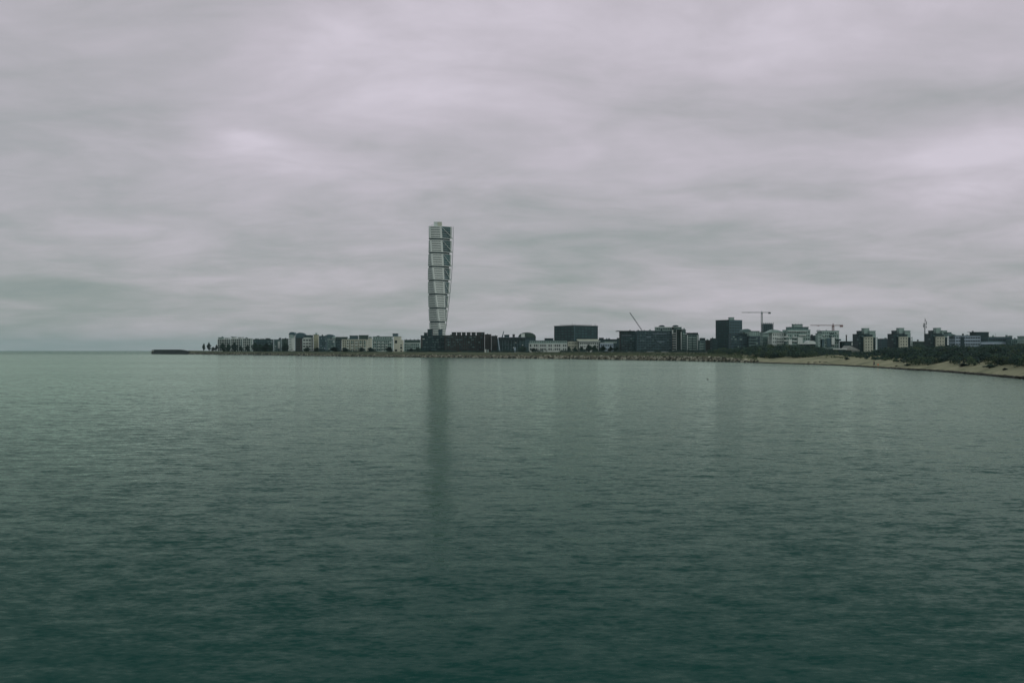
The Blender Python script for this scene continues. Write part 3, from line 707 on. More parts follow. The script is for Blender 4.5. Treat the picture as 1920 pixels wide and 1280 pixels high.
def big_slab():
    Y = 1120; a, c, d = (WX(1039, Y + 28), Y + 28), (WX(1077, Y), Y), (WX(1121, Y + 24), Y + 24); e = (WX(1083, Y + 50), Y + 50)
    z1 = WZ(610.3, Y); z0 = GB
    mk = lambda n_: (lambda L_: grid(.6, L_ - .6, z0 + 1, z1 - 1.5, n_, 9, .8, .42))
    b = Bld('dark_slab', 'big dark office slab with its corner towards the water, behind the white terrace', 1039, 1121, 610.3, Y, 40, M['dark'], pts=[a, c, d, e], specs={0: mk(6), 1: mk(7)}, over=.3)
    q = MB(); q.box(c[0] - .5, c[0] + .5, Y - .6, Y + .3, z0, z1); q.build('corner_fin', M['bluegrey'], b.root)
    for p, y_ in ((1073, 604.6), (1078, 606), (1086, 608), (1114, 607.2), (1117, 606.6)): b.mast(p, y_, 611, .2, 22)
    b.box('roof_rail', 1050, 1110, 608.6, 609.2, M['darksteel'], 20, .2)
big_slab()

# ---- dark office and balcony flats right of centre
b = Bld('dark_office', 'dark glass office with an overhanging flat roof right of the big slab', 1161, 1195.4, 621.6, 1180, 16, M['dark'], 8, 7, .8, .5)
b.clutter(1164, 1192, 623, 656, 18, seed=6); b.box('roof_overhang', 1157, 1191, 619.9, 621.2, M['dark'], -3, 18); b.vol('low_wing', 1156.5, 1162, 634, None, M['darkgreen'], 5, 2, -4, 10); b.box('pale_band', 1166, 1184, 628.4, 629, M['bluewhite'], -.4, .38)
b = Bld('dark_office', 'long dark glass office with balcony tower at its right end', 1192, 1259.6, 620.2, 1150, 16, M['bluegrey'], 8, 13, .8, .55, glass=M['glass'])
for p0, p1, y_ in ((1224, 1250, 625.2), (1212, 1221, 631.4), (1200, 1208, 638), (1232, 1246, 640)): b.box('pale_band', p0, p1, y_, y_ + .7, M['bluewhite'], -.4, .38)
b.clutter(1196, 1258, 622, 656, 40, seed=5); b.vol('penthouse', 1227.5, 1260, 613.4, 620, M['greygreen'], 1, 7, 3, 10, .8, .5, roof=M['pale'])
b.arch('roof_dome', 1236, 1246.5, 609.6, 612.4, M['dark'], 4, 6)
b = Bld('balcony_tower', 'pale flats with a ladder of white balconies beside the long dark office', 1259, 1278, 613.2, 1148, 15, M['darkgreen'], 9, 4, .6, .55, roof=M['pale'])
for r_ in range(8): b.balcony(1261, 1268.4, 625.4 + r_ * 4.5, M['white'], 1.8, .75)
b.box('balcony_post', 1267.6, 1268.8, 618, 655.6, M['white'], -1.95, .14); b.box('corner_panel', 1260, 1262.4, 618.4, 627, M['white'], -.4, .38)
b.arch('roof_dome', 1262, 1272.5, 609.4, 612.2, M['dark'], 4, 6)
b = Bld('apartment_block', 'green grey flats stepping down right of the white balcony ladder', 1276, 1286, 618.6, 1140, 14, M['midgrey'], 8, 3, .65, .5)
b.box('stair_panel', 1276.6, 1278.2, 622, 655.4, M['pale'], -.4, .38); b.box('roof_slab', 1270, 1284.5, 616.4, 617.4, M['greygreen'], -1.5, 12)
for r_ in range(7): b.balcony(1280, 1285.6, 627 + r_ * 4.5, M['greygreen'], 1.4, .9)
b = Bld('apartment_block', 'green grey flats with two thin white stair panels and a dark roof slab', 1285, 1310, 627.4, 1120, 14, M['midgrey'], 7, 6, .65, .55)
b.vol('penthouse', 1287, 1309, 625, 627.2, M['dark'], 1, 5, 2, 9); b.box('roof_slab', 1286.6, 1308.6, 623.6, 624.8, M['dark'], 1, 12)
for p in (1288.4, 1307): b.box('stair_panel', p, p + 1.3, 628, 656, M['pale'], -.4, .38)
for r_ in range(6):
    for p in (1291, 1299): b.balcony(p, p + 6.4, 633.6 + r_ * 4.4, M['greygreen'], 1.4, .9)
b = Bld('apartment_block', 'small grey house with slanting pale bands and a dark rooftop box', 1309.4, 1322.6, 638.4, 1100, 12, M['midgrey'], 4, 4, .6, .5); b.vol('rooftop_box', 1311.5, 1322.4, 634, 638, M['dark'], 0)
for r_ in range(3): b.balcony(1312, 1319, 645.4 + r_ * 4.6, M['greygreen'], 1.4, .8)
b = Bld('brick_house', 'reddish brick house left of the tall dark tower block', 1321, 1333, 638, 1120, 12, M['redbrick'], 4, 3, .4, .45)
b = Bld('dark_house', 'low dark annex at the left foot of the tall dark tower block', 1331.4, 1345, 634.6, 1060, 12, M['dark'], 4, 4, .5, .5)
def tall_dark():
    Y = 1080; a, c, d = (WX(1341.8, Y + 18), Y + 18), (WX(1366.4, Y), Y), (WX(1391.6, Y + 12), Y + 12); e = (a[0] + d[0] - c[0], Y + 30)
    z1 = WZ(600, Y); mk = lambda n_: (lambda L_: grid(.6, L_ - .6, GB + 1, z1 - 1.2, n_, 11, .75, .5))
    b = Bld('tower_block', 'tall dark tower block with a paler right face and small rooftop box', 1342, 1391, 600, Y, 30, M['dark'], pts=[a, c, d, e], specs={0: mk(5)}, over=.3)
    b.depth = 20
    tx = ((d[0] - c[0]), (d[1] - c[1])); L_ = math.hypot(*tx); tx = (tx[0] / L_, tx[1] / L_); nn = (tx[1], -tx[0])
    q = MB(); facade(q, (.3, L_ - .3), (GB, z1 - .01), mk(5)(L_), .25, lambda u, w_, dd: (c[0] + tx[0] * u + nn[0] * (.3 - dd), c[1] + tx[1] * u + nn[1] * (.3 - dd), w_)); fw_ = q.build('lit_face', M['bluegrey'], b.root)  # right face skinned in a paler colour that stands for its stronger light
    pl = wloc(fw_)
    for u0, u1, w0, w1 in mk(5)(L_): pane(fw_, pl, (c[0] + nn[0] * .3, c[1] + nn[1] * .3), nn, tx, u0, u1, w0, w1, .19, M['glass'])
    b.vol('rooftop_box', 1365.6, 1376.6, 595.4, 599.4, M['greygreen'], 0, 1, 9, 8)
tall_dark()

# ---- mixed flats right of the tall dark block
b = Bld('apartment_block', 'blue grey flats at the foot of the tall dark tower block', 1366, 1401, 627, 1000, 14, M['bluegrey'], 6, 7, .6, .5); b.clutter(1368, 1400, 629, 652, 18, ('greygreen', 'midgrey', 'dark'), 7); b.box('roof_slab', 1384, 1401, 625.4, 626.8, M['dark'], -1, 12)
b = Bld('curved_roof_block', 'grey green flats with a low curved roof right of the tall tower block', 1391.6, 1413, 622.4, 1040, 14, M['greygreen'], 6, 5, .55, .5, roof=None); b.arch('roof', 1391.4, 1409, 616.4, 622.6, M['midgrey'], -.3, 13)
b = Bld('apartment_block', 'blue grey flats with recessed balconies below the low curved roof', 1400.6, 1425, 629.6, 990, 14, M['bluegrey'], 5, 5, .7, .5, roof=M['greygreen'])
b.clutter(1403, 1424, 632, 652, 8, ('greygreen', 'dark'), 8); b.vol('penthouse', 1402, 1424, 621, 629.2, M['greygreen'], 2, 5, 4, 9, .6, .5)
for r_ in range(4): b.balcony(1404, 1420, 637 + r_ * 5.2, M['midgrey'], 1.4, .9)
b = Bld('apartment_block', 'grey green flats at the foot of the grey tower crane', 1424, 1441.4, 622.6, 1010, 14, M['greygreen'], 6, 4, .6, .5)
for r_ in range(4): b.balcony(1428, 1438, 633.6 + r_ * 5.4, M['midgrey'], 1.4, .9)
b.box('white_bay', 1440, 1448, 631.5, 645, M['pale'], -2, 2.5)
def sloping():
    Y = 985; b = Bld('sloped_roof_house', 'pale flats with a roof sloping down to the right and dark balconies', 1441, 1470, 623.4, Y, 14, M['pale'], 5, 6, .5, .5, roof=None)
    q = MB(); q.extrude_xz([(WX(1438, Y), WZ(623.6, Y)), (WX(1450, Y), WZ(617.8, Y)), (WX(1458, Y), WZ(618.6, Y)), (WX(1471, Y), WZ(623.2, Y))], Y - .6, Y + 14); q.build('roof', M['greygreen'], b.root)
    for r_ in range(3): b.balcony(1457.6, 1469.6, 634 + r_ * 4.9, M['white'], 1.6, .8)
sloping()
def site_frame():
    Y = 1850; root = tag(empty('building_frame', (WX(1440, Y), Y, GB)), 'dark unfinished block beside the grey tower crane', 'building')
    x0, x1, z0, z1 = WX(1431.4, Y), WX(1450.6, Y), GB, WZ(606, Y); n = 15
    for i in range(n + 1):
        z = z0 + (z1 - z0) * i / n; q = MB(); q.box(x0, x1, Y, Y + 16, z - .3, z); q.build('floor_slab', M['bluegrey'], root)
    for i in range(6):
        x = x0 + .4 + (x1 - x0 - .8) * i / 5
        for y_ in (Y + .4, Y + 15.2): q = MB(); q.box(x - .35, x + .35, y_, y_ + .6, z0, z1 + (1.6 if i % 2 else .7)); q.build('column', M['bluegrey'], root)
    q = MB(); q.box(x0 + 1, x1 - 1, Y + 1.5, Y + 14.5, z0, z1 - 1); q.build('core_wall', M['dark'], root)
site_frame()
b = Bld('stepped_flats', 'large pale green block stepping up to a narrow penthouse', 1467, 1519.4, 618.6, 980, 16, M['greygreen'], 6, 10, .5, .45, roof=M['greygreen'])
b.vol('upper_storey', 1473.6, 1516, 613.4, 618.2, M['midgrey'], 1, 8, 2, 12, .6, .4); b.vol('penthouse', 1484.6, 1505, 608.6, 613, M['greygreen'], 0, 3, 4, 8)
for p in (1485.5, 1491, 1496.5, 1501.5): b.box('roof_vent', p, p + 2, 607.3, 608.3, M['dark'], 6, 2)
b.clutter(1470, 1517, 622, 648, 16, ('midgrey', 'bluegrey', 'pale'), 9); b.box('cornice', 1478, 1514, 620.6, 621.6, M['pale'], -1.2, 1.19)
for p0, p1, y0, y1 in ((1496, 1505, 632, 645), (1479, 1485, 636, 646)): b.box('light_bay', p0, p1, y0, y1, M['pale'], -2, 1.99)
for p0, p1, y_ in ((1470, 1480, 632), (1486, 1495, 640), (1486, 1495, 633), (1470, 1480, 639), (1498, 1512, 629)): b.balcony(p0, p1, y_, M['pale'], 1.6, .8)
b = Bld('dark_house', 'low dark flat roofed link between the pale green block and the crane block', 1517, 1531, 629.4, 1000, 12, M['dark'], 5, 3, .5, .5)
b = Bld('crane_block', 'grey green flats under the red tower crane', 1532, 1573.4, 620.4, 970, 15, M['greygreen'], 6, 8, .5, .45, roof=M['greygreen'])
b.vol('left_wing', 1529, 1541, 625.2, None, M['greygreen'], 6, 2, -1.5, 8, .5, .4)
b.clutter(1536, 1572, 622, 648, 14, ('midgrey', 'bluegrey', 'pale'), 10); b.box('dark_bay', 1551, 1559, 634, 650, M['bluegrey'], -1.5, 1.49); b.box('light_bay', 1559.4, 1565, 632, 646, M['pale'], -2, 1.99); b.box('dark_bay', 1538, 1545, 636, 650, M['bluegrey'], -1.5, 1.49); b.box('dark_wing_roof', 1570, 1577, 635.8, 638.6, M['dark'], -3, 10)
for y_ in (624.4, 630.4): b.box('recess_shade', 1556.4, 1564, y_, y_ + 2, M['dark'], -.4, .38)  # no hollow here: dark slabs on the wall paint the shade of recesses
q = MB()
pr = None
for k in range(9):
    t = math.pi * k / 8; p = (WX(1534.6 - 4 * math.cos(t), 973), 973, WZ(622 - 3.4 * math.sin(t), 973))
    if pr: q.tube(pr, p, .18)
    pr = p
q.build('roof_arch', M['darksteel'], b.root)
b = Bld('low_shed', 'low dark shed under the brick chimney', 1574, 1599, 640.4, 960, 14, M['dark'], 3, 6, .6, .4); b.box('white_door', 1596.8, 1598.6, 641.6, 647.6, M['white'], -.4, .38)
def chimney():
    Y = 1000; r = tag(empty('factory_chimney', (WX(1587, Y), Y, GB)), 'thin dark chimney rising left of the three matching point blocks', 'chimney')
    q = MB(); q.tube((WX(1587, Y), Y, GB), (WX(1587, Y), Y, WZ(629, Y)), .75, .6, 12); q.build('shaft', M['brick'], r)
    q = MB(); q.tube((WX(1587, Y), Y, WZ(629, Y)), (WX(1587, Y), Y, WZ(627.8, Y)), .8, .8, 12); q.build('cap', M['dark'], r)
chimney()
def hall(name, label, px0, px1, ytop, yeave, Y, depth, wallm, roofm, pxr):
    b = Bld(name, label, px0, px1, yeave, Y, depth, wallm, 1, max(2, int((px1 - px0) / 5)), .6, .4, roof=None); b.gable('roof', px0 - .6, px1 + .6, pxr, ytop, yeave, roofm, -.5, depth + 1); return b
hall('low_hall', 'low hall with a pale gabled roof in front of the left point block', 1586, 1612, 648, 656.4, 700, 12, M['concrete'], M['concrete'], 1594)
b = Bld('low_hall', 'low flat shed with a white fascia above the trees below the red crane', 1544, 1586, 653.6, 690, 10, M['dark'], 1, 8, .7, .4, roof=None); b.box('fascia', 1562, 1588, 653, 655.2, M['pale'], -.5, .49); b.box('fascia', 1543, 1552, 654, 655.6, M['pale'], -.5, .49)
b = Bld('arched_canopy', 'low building with a pale shallow arched roof among trees', 1500, 1528, 645, 720, 10, M['dark'], 2, 6, .6, .4, roof=None)
b.arch('roof', 1514, 1530, 638.6, 644.6, M['pale'], 0, 9.5); b.box('roof_edge', 1499, 1528.6, 643, 645.2, M['pale'], -.8, .79)

def point_block(dx, label, ytweak=0, topm='greygreen', Y=1000):
    """dark left wing, pale bay, stepped top; three of these stand in a row"""
    g = 'matching point blocks'
    y = lambda q: q + ytweak
    b = Bld('point_block', label, 1598.6 + dx, 1642 + dx, y(626.4), Y, 16, M['dark'], 7, 6, .5, .5, group=g)
    b.vol('stair_tower', 1615 + dx, 1630 + dx, y(615.6), 627, M[topm], 0, 1, 2, 8, roof=M[topm])
    b.vol('left_penthouse', 1606 + dx, 1616 + dx, y(620.6), 626.2, M['dark'], 1, 3, 1, 9)
    b.vol('right_wing', 1623 + dx, 1641.6 + dx, y(620.6), None, M['greygreen'], 8, 5, -1.2, 12, .4, .42, roof=M['greygreen'])
    b.vol('front_bay', 1618.6 + dx, 1637 + dx, y(632), None, M['cream'], 5, 3, -4.2, 3.5, .42, .46, roof=M['cream'])
    b.box('recess_shade', 1624 + dx, 1636 + dx, y(627), y(630.8), M['dark'], -1.7, .4); b.box('recess_shade', 1637.6 + dx, 1641 + dx, y(633), 655, M['dark'], -1.7, .4)  # flat dark slabs before the wing, coloured as shaded recesses
    for r_ in range(5): b.balcony(1642.2 + dx, 1645.6 + dx, y(634.4) + r_ * 4.6, M['pale'], 3.0, .9)
    b.box('balcony_post', 1644.4 + dx, 1645.4 + dx, y(632), 656, M['greygreen'], -3.3, .25)
    for p, q in ((1616, 631), (1607, 637), (1611, 644)): b.balcony(p + dx, p + 3 + dx, y(q), M['midgrey'], 1.2, .7)
point_block(0, 'point block with dark left wing and cream bay, leftmost of three')
point_block(65.4, 'point block with dark left wing and cream bay, middle of three', -.4)
point_block(134.4, 'point block with dark left wing and cream bay, rightmost of three', -.6, 'greygreen')
b = Bld('link_block', 'low dark link between the left and middle point blocks', 1645, 1668, 635.4, 1030, 12, M['bluegrey'], 5, 6, .5, .5)
b = Bld('link_block', 'low grey house with pale eaves between the middle and right point blocks', 1708, 1738, 640.2, 1030, 12, M['darkgreen'], 4, 6, .5, .5, roof=M['pale'])
def lattice(mb, p0, p1, w_, seg, rch=.12, rd=.07):
    """square lattice beam from p0 to p1"""
    p0, p1 = Vector(p0), Vector(p1); d = (p1 - p0).normalized(); a = d.cross(Vector((0, 1, 0))); a = a.normalized() if a.length > .1 else Vector((1, 0, 0)); b_ = d.cross(a)
    cs = [(a * sx + b_ * sy) * (w_ / 2) for sx, sy in ((1, 1), (1, -1), (-1, -1), (-1, 1))]
    for c in cs: mb.tube(p0 + c, p1 + c, rch)
    for k in range(seg):
        q0, q1 = p0.lerp(p1, k / seg), p0.lerp(p1, (k + 1) / seg)
        for i in range(4): mb.tube(q0 + cs[i], q1 + cs[(i + 1) % 4], rd, None, 3); mb.tube(q1 + cs[i], q1 + cs[(i + 1) % 4], rd, None, 3)
def radio_mast():
    Y = 1300; X = WX(1734, Y); r = tag(empty('radio_mast', (X, Y, GB)), 'thin radio mast with antennas beside the rightmost point block', 'mast')
    q = MB(); lattice(q, (X, Y, GB), (X, Y, WZ(606, Y)), 1.0, 20, .14, .08); q.build('lattice', M['darksteel'], r)
    q = MB(); q.tube((X, Y, WZ(606, Y)), (X, Y, WZ(594.5, Y)), .16, .06); q.build('whip', M['darksteel'], r)
    for p, y0, y1 in ((-1.8, 606, 612), (1.8, 602, 609), (-2.2, 610, 614), (1.6, 611, 615), (0.2, 598, 603)):
        q = MB(); q.box(X + p - .35, X + p + .35, Y - 1.2, Y - .8, WZ(y1, Y), WZ(y0, Y)); q.box(min(X, X + p), max(X, X + p), Y - .95, Y - .75, WZ((y0 + y1) / 2, Y) - .1, WZ((y0 + y1) / 2, Y) + .1); q.build('antenna_panel', M['darksteel'], r)
radio_mast()
b = Bld('long_terrace', 'blue white three storey block with a dark stair strip near the right edge', 1779, 1838.6, 629.2, 930, 14, M['bluewhite'], 3, 10, .82, .42, base=2.0, lowskip=8)
b.box('stair_strip', 1801.4, 1808, 631, 652, M['dark'], -.4, .38); b.vol('left_penthouse', 1777, 1784, 623.4, 630, M['midgrey'], 0, 1, 3, 9)
b.gable('left_roof', 1776, 1796, 1782, 624.4, 629.4, M['midgrey'], 4, 8)
b = Bld('rooftop_hall', 'dark boxy storey rising behind the blue white block', 1818, 1854, 623, 990, 14, M['dark'], 2, 8, .7, .3); b.box('roof_edge', 1818.6, 1853, 622.2, 622.9, M['dark'], 4, 6)
b = Bld('long_terrace', 'lower blue grey block with one long window band at the right', 1838.8, 1898, 632, 900, 14, M['bluegrey'], 3, 10, .8, .45, roof=M['darkgreen'])
b.box('spandrel', 1840, 1897, 641, 645.5, M['bluewhite'], -.5, .49); b.vol('rooftop_box', 1890, 1897.6, 630, 632.4, M['greygreen'], 0, 1, 4, 6); b.mast(1866.6, 625, 632, .12, 4)
b = Bld('row_house', 'low pale house between the long band block and the right edge', 1896, 1909, 636, 890, 12, M['midgrey'], 3, 3, .6, .4)
b = Bld('apartment_block', 'pale green tower cut by the right edge of the view', 1907.6, 1940, 630.4, 870, 14, M['greygreen'], 5, 7, .5, .5)

# ---- cranes
def tower_crane(label, px, yj, Y, pxj, pxc, m, mw=2.0, base=GB, drop=0., mm=None):
    X, z = WX(px, Y), WZ(yj, Y); r = tag(empty('tower_crane', (X, Y, base)), label, 'crane')
    q = MB(); lattice(q, (X, Y, base), (X, Y, z - 1.6), mw, max(8, int((z - base) / 3)), .28, .16); q.build('mast', mm or m, r)
    q = MB(); q.tube((X, Y, z - 1.6), (X, Y, z - .4), mw * .75, mw * .75, 10); q.build('slewing_ring', m, r)
    xj = WX(pxj, Y); s_ = -1 if xj < X else 1
    q = MB(); lattice(q, (X + s_ * 1.2, Y, z), (xj, Y, z + drop), 1.1, max(8, int(abs(xj - X) / 2.4)), .15, .09); q.build('jib', m, r)
    xc = WX(pxc, Y); q = MB(); lattice(q, (X - s_ * 1.2, Y, z), (xc, Y, z), 1.1, 6, .18, .1); q.build('counter_jib', m, r)
    q = MB(); q.box(min(xc, xc + s_ * 4.5), max(xc, xc + s_ * 4.5), Y - .9, Y + .9, z - 2.6, z + .3); q.build('counterweight', M['darksteel'] if m != M['redsteel'] else M['redsteel'], r)
    q = MB(); q.box(X - 1.1, X + 1.1, Y - 2.4, Y - .8, z - 2.4, z - .2); q.build('cab', m, r)
    q = MB(); lattice(q, (X, Y, z - .4), (X, Y, z + 2.4), 1.2, 2, .16, .1); q.build('apex', m, r)
    xt = X + (xj - X) * .65; q = MB(); q.box(xt - 1, xt + 1, Y - .7, Y + .7, z - 1.4 + drop * .65, z - .6 + drop * .65); q.build('trolley', m, r)
tower_crane('grey tower crane with level jib right of the tall dark tower block', 1428.4, 585.6, 1900, 1391, 1445, M['greysteel'], 2.4)
tower_crane('red tower crane whose jib pokes above the grey green flats', 1562, 609.8, 1500, 1519.6, 1580.4, M['redsteel'], 2.4)
def mobile_crane():
    Y = 1300; r = tag(empty('mobile_crane', (WX(1224, Y), Y, GB)), 'crane with a long thin boom leaning left behind the dark office', 'crane')
    xb, zb = WX(1228, Y), GB + 3.0
    q = MB(); lattice(q, (xb, Y, zb), (WX(1181, Y), Y, WZ(586, Y)), .9, 26, .14, .08); q.build('boom', M['darksteel'], r)
    q = MB(); q.box(xb - 4, xb + 6, Y - 1.5, Y + 1.5, GB + .9, GB + 2.2); q.build('carrier', M['greysteel'], r)
    q = MB(); q.box(xb - 1, xb + 4, Y - 1.4, Y + 1.4, GB + 2.21, GB + 4.6); q.build('superstructure', M['greysteel'], r)
    for k in range(4):
        q = MB(); q.tube((xb - 3 + k * 2.6, Y - 1.6, GB + .85), (xb - 3 + k * 2.6, Y + 1.6, GB + .85), .6, .6, 12); q.build('wheel', M['rubber'], r)
mobile_crane()

# ------------------------------------------------------------------ vegetation
def leaf_cloud(mb, c, rad, n, s, rnd, squash=1.0, shell=.55):
    for _ in range(n):
        while True:
            u = Vector((rnd.uniform(-1, 1), rnd.uniform(-1, 1), rnd.uniform(-1, 1)))
            if .05 < u.length < 1: break
        u = u.normalized() * (shell + (1 - shell) * rnd.random()) if rnd.random() < .7 else u
        p = Vector((c[0] + u.x * rad[0], c[1] + u.y * rad[1], c[2] + u.z * rad[2]))
        a = Vector((rnd.gauss(0, 1), rnd.gauss(0, 1), rnd.gauss(0, 1))).normalized(); b_ = a.orthogonal().normalized(); q = s * rnd.uniform(.6, 1.4)
        mb.quad(p + a * q, p + b_ * q * .6, p - a * q, p - b_ * q * .6)
def tree_mesh(seed, h, w_, n, s, trunk=.25, m='leaf'):
    rnd = random.Random(seed); t = MB()
    zt = h * trunk; t.tube((0, 0, -.6), (0, 0, zt), .035 * h, .025 * h, 7); t.tube((0, 0, zt), (.05 * h, 0, h * .75), .025 * h, .008 * h, 6)
    for k in range(5):
        a = k * 1.26 + rnd.random(); z0 = zt + h * .08 * k; t.tube((0, 0, z0), (w_ * .35 * math.cos(a), w_ * .35 * math.sin(a), z0 + h * .22), .014 * h, .004 * h, 5)
    c = MB()
    for k in range(11):
        f = k / 10; zz = zt + (h - zt) * (.12 + .76 * f); ww = w_ * .5 * (math.sin(math.pi * (.18 + .74 * f)) ** .8)
        a = rnd.uniform(0, 6.28); rr = ww * rnd.uniform(.1, .55); cr = ww * rnd.uniform(.5, .72)
        leaf_cloud(c, (rr * math.cos(a), rr * math.sin(a), zz), (cr, cr, (h - zt) * .2), n // 11, s, rnd)
    return t.mesh('trunk', M['bark']), c.mesh('crown', M[m])
TM = [tree_mesh(1, 8, 7.0, 1500, .38, .10), tree_mesh(2, 8, 9.0, 1700, .40, .08), tree_mesh(3, 8, 6.0, 1500, .36, .12, 'leaf2'), tree_mesh(4, 5, 8.5, 1300, .38, .04, 'leaf2'), tree_mesh(5, 5, 9.0, 1300, .38, .03, 'leaf')]
def tree(name, label, px, ybase, ytop, Y, k, wscale=1.0, cat='tree', group=None, z0=None):
    zb = GB + .35 if z0 is None else z0
    r = tag(empty(name, (WX(px, Y), Y, zb)), label, cat, group)
    hh = max(1.2, WZ(ytop, Y) - zb); s_ = hh / (8 if k < 3 else 5)
    for nm, me in (('trunk', TM[k][0]), ('crown', TM[k][1])):
        o = bpy.data.objects.new(nm, me); COL.objects.link(o); o.parent = r
    r.scale = (s_ * wscale, s_ * wscale, s_); r.rotation_euler = (0, 0, px * 1.7)
tree('round_tree', 'small round tree standing alone, leftmost on the promenade', 382, 655, 644.6, 1460, 0, .62, z0=5.6)
tree('round_tree', 'taller oval tree second from the left on the promenade', 392, 655, 642.6, 1460, 2, .85, z0=5.6)
tree('low_bush', 'low dark bush between the second tree and the white balcony block', 399.6, 656, 650.6, 1455, 3, .95, 'bush', z0=5.4)
tree('round_tree', 'broad dark tree just left of the white balcony block', 405.4, 656, 646.4, 1450, 1, .65, z0=5.4)
for px, yt, k, ws, lb in ((418.5, 643.5, 1, .95, 'dark tree before the leftmost white balcony block'), (428.5, 645.5, 0, 1.0, 'dark tree in the gap of the first two white balcony blocks'),
                          (440, 643, 2, 1.25, 'dense dark tree before the second white balcony block'), (452, 649, 1, .9, 'lower dark tree right of the dense tree'), (464, 647, 0, 1.1, 'dark tree before the third white balcony block')):
    tree('waterfront_tree', lb, px, 657, yt, 1420, k, ws)
for i, (px, yt, k, lb) in enumerate(((478, 643.5, 1, 'first of the dark trees before the long dark block'), (488, 645, 0, 'second of the dark trees before the long dark block'), (498, 644, 1, 'third of the dark trees before the long dark block'), (508, 646, 0, 'last of the dark trees before the long dark block'), (534, 643, 1, 'dark tree left of the arched white tower'))):
    tree('waterfront_tree', lb, px, 657, yt, 1290, k, 1.1)
for px, yt, Y, lb in ((576, 651.6, 1150, 'dark bush before the white block with long balconies'), (594, 651.8, 1120, 'dark bush before the yellowish slab'), (627, 650.4, 1080, 'dark bush before the dark recessed block'),
                      (647, 651.6, 1020, 'dark bush at the left end of the cream columned block'), (677, 651.8, 1010, 'dark bush at the middle of the cream columned block'), (695, 651.4, 990, 'dark bush before the slim cream block'),
                      (731, 651, 960, 'dark bush left of the cream house'), (771, 653, 950, 'dark bush before the low row house'), (784, 651.4, 930, 'dark bush at the left foot of the stepped block'), (1000, 652.8, 880, 'dark bush at the left end of the long white terrace'),
                      (980, 649, 860, 'dark bush before the right end of the glass hall')):
    tree('waterfront_bush', lb, px, 658, yt, Y, 3 if int(px) % 2 else 4, 1.25, 'bush')
for px, yt, ws, lb in ((1066, 650, .8, 'pointed dark tree before the yellowish terrace'), (1079, 651, 1.1, 'low dark tree right of the pointed tree'), (1091, 650, 1.1, 'low round tree before the terrace with broad flat roof'),
                       (1103, 646.6, 1.1, 'tallest dark tree before the terrace with broad flat roof'), (1116, 647.6, 1.2, 'wide dark tree right of the tallest terrace tree'), (1130, 648.4, 1.2, 'wide dark tree before the low trailing terrace'),
                       (1144, 649.4, 1.2, 'dark tree at the right end of the low trailing terrace'), (1156, 650.4, 1.0, 'dark tree at the left foot of the dark office')):
    tree('park_tree', lb, px, 658, yt, 820, 1, ws)

def thicket():
    rnd = random.Random(11); mbs = {'leaf': MB(), 'leaf2': MB(), 'leaf3': MB()}
    TOP = [(1325, 656), (1345, 652), (1400, 651), (1420, 647), (1450, 645), (1500, 645.5), (1530, 647.5), (1555, 655), (1600, 658), (1625, 660), (1645, 654), (1665, 650.5), (1700, 651), (1718, 645), (1740, 649), (1765, 648), (1790, 646), (1830, 648.5), (1870, 645.5), (1920, 643), (2000, 640), (2150, 636)]
    def top(px): return lerpt(TOP, px)
    for i in range(1900):
        px = rnd.uniform(1328, 2120); sY = shoreY(px)
        lim = lerpt([(1320, 34), (1420, 27), (1500, 29), (1535, 40), (1580, 52), (1605, 34), (1640, 26), (1690, 21), (1706, 12), (1742, 12), (1756, 20), (1790, 23), (1800, 14), (1815, 15), (1830, 22), (1850, 28), (1880, 22), (1960, 24), (2200, 24)], px) + rnd.uniform(0, 2)
        d = lim + 2 + 75 * (rnd.random() ** 1.1); x, y, z = gpt(px, d); f = (d - lim) / 75
        ytop = top(px) + rnd.uniform(-1, 4) + (1 - min(1, f * 1.6)) * (26 if px > 1600 else 15) * (.9 if px > 1400 else .5)
        zt = WZ(ytop, y); hh = zt - z
        if hh < .5: hh = rnd.uniform(.5, .9)
        hh = min(hh, 9); wd = max(.7, min(3.2, hh * rnd.uniform(.45, .7)))
        n = int(26 + 24 * wd)
        key = 'leaf3' if rnd.random() < .12 + (.25 if f < .15 else 0) else ('leaf' if rnd.random() < .5 else 'leaf2')
        leaf_cloud(mbs[key], (x, y, z + hh * .5), (wd, wd, hh * .52), n, .16 + .09 * wd, rnd)
    mb = MB(); ms = []
    for i, (k, q) in enumerate(mbs.items()):
        o = len(mb.v); mb.v += q.v; mb.f += [tuple(a + o for a in fc) for fc in q.f]; mb.m += [i] * len(q.f); ms.append(M[k])
    return mb.build('thicket', ms)
tag(thicket(), 'dense dark thicket of bushes and trees behind the dunes', 'thicket', kind='stuff')
def hedge():
    rnd = random.Random(31); mb = MB()
    for i in range(1150):
        px = rnd.uniform(408, 1330); sY = shoreY(px); d = rnd.uniform(40, 70); x, y, z = gpt(px, d)
        if px > 1000: d = rnd.uniform(90, 130); x, y, z = gpt(px, d)
        hh = rnd.uniform(.5, 1.5) * (.6 + 1.3 * vnoise(px / 17, 2)); wd = rnd.uniform(.8, 2.2)
        if vnoise(px / 9, 6) < .3: continue
        leaf_cloud(mb, (x, y, z + hh * .4), (wd, wd * .7, hh * .6), 26, .3, rnd)
    return mb.build('hedge', M['leaf2'])
tag(hedge(), 'low ragged hedge and scrub along the foot of the waterfront buildings', 'hedge', kind='stuff')
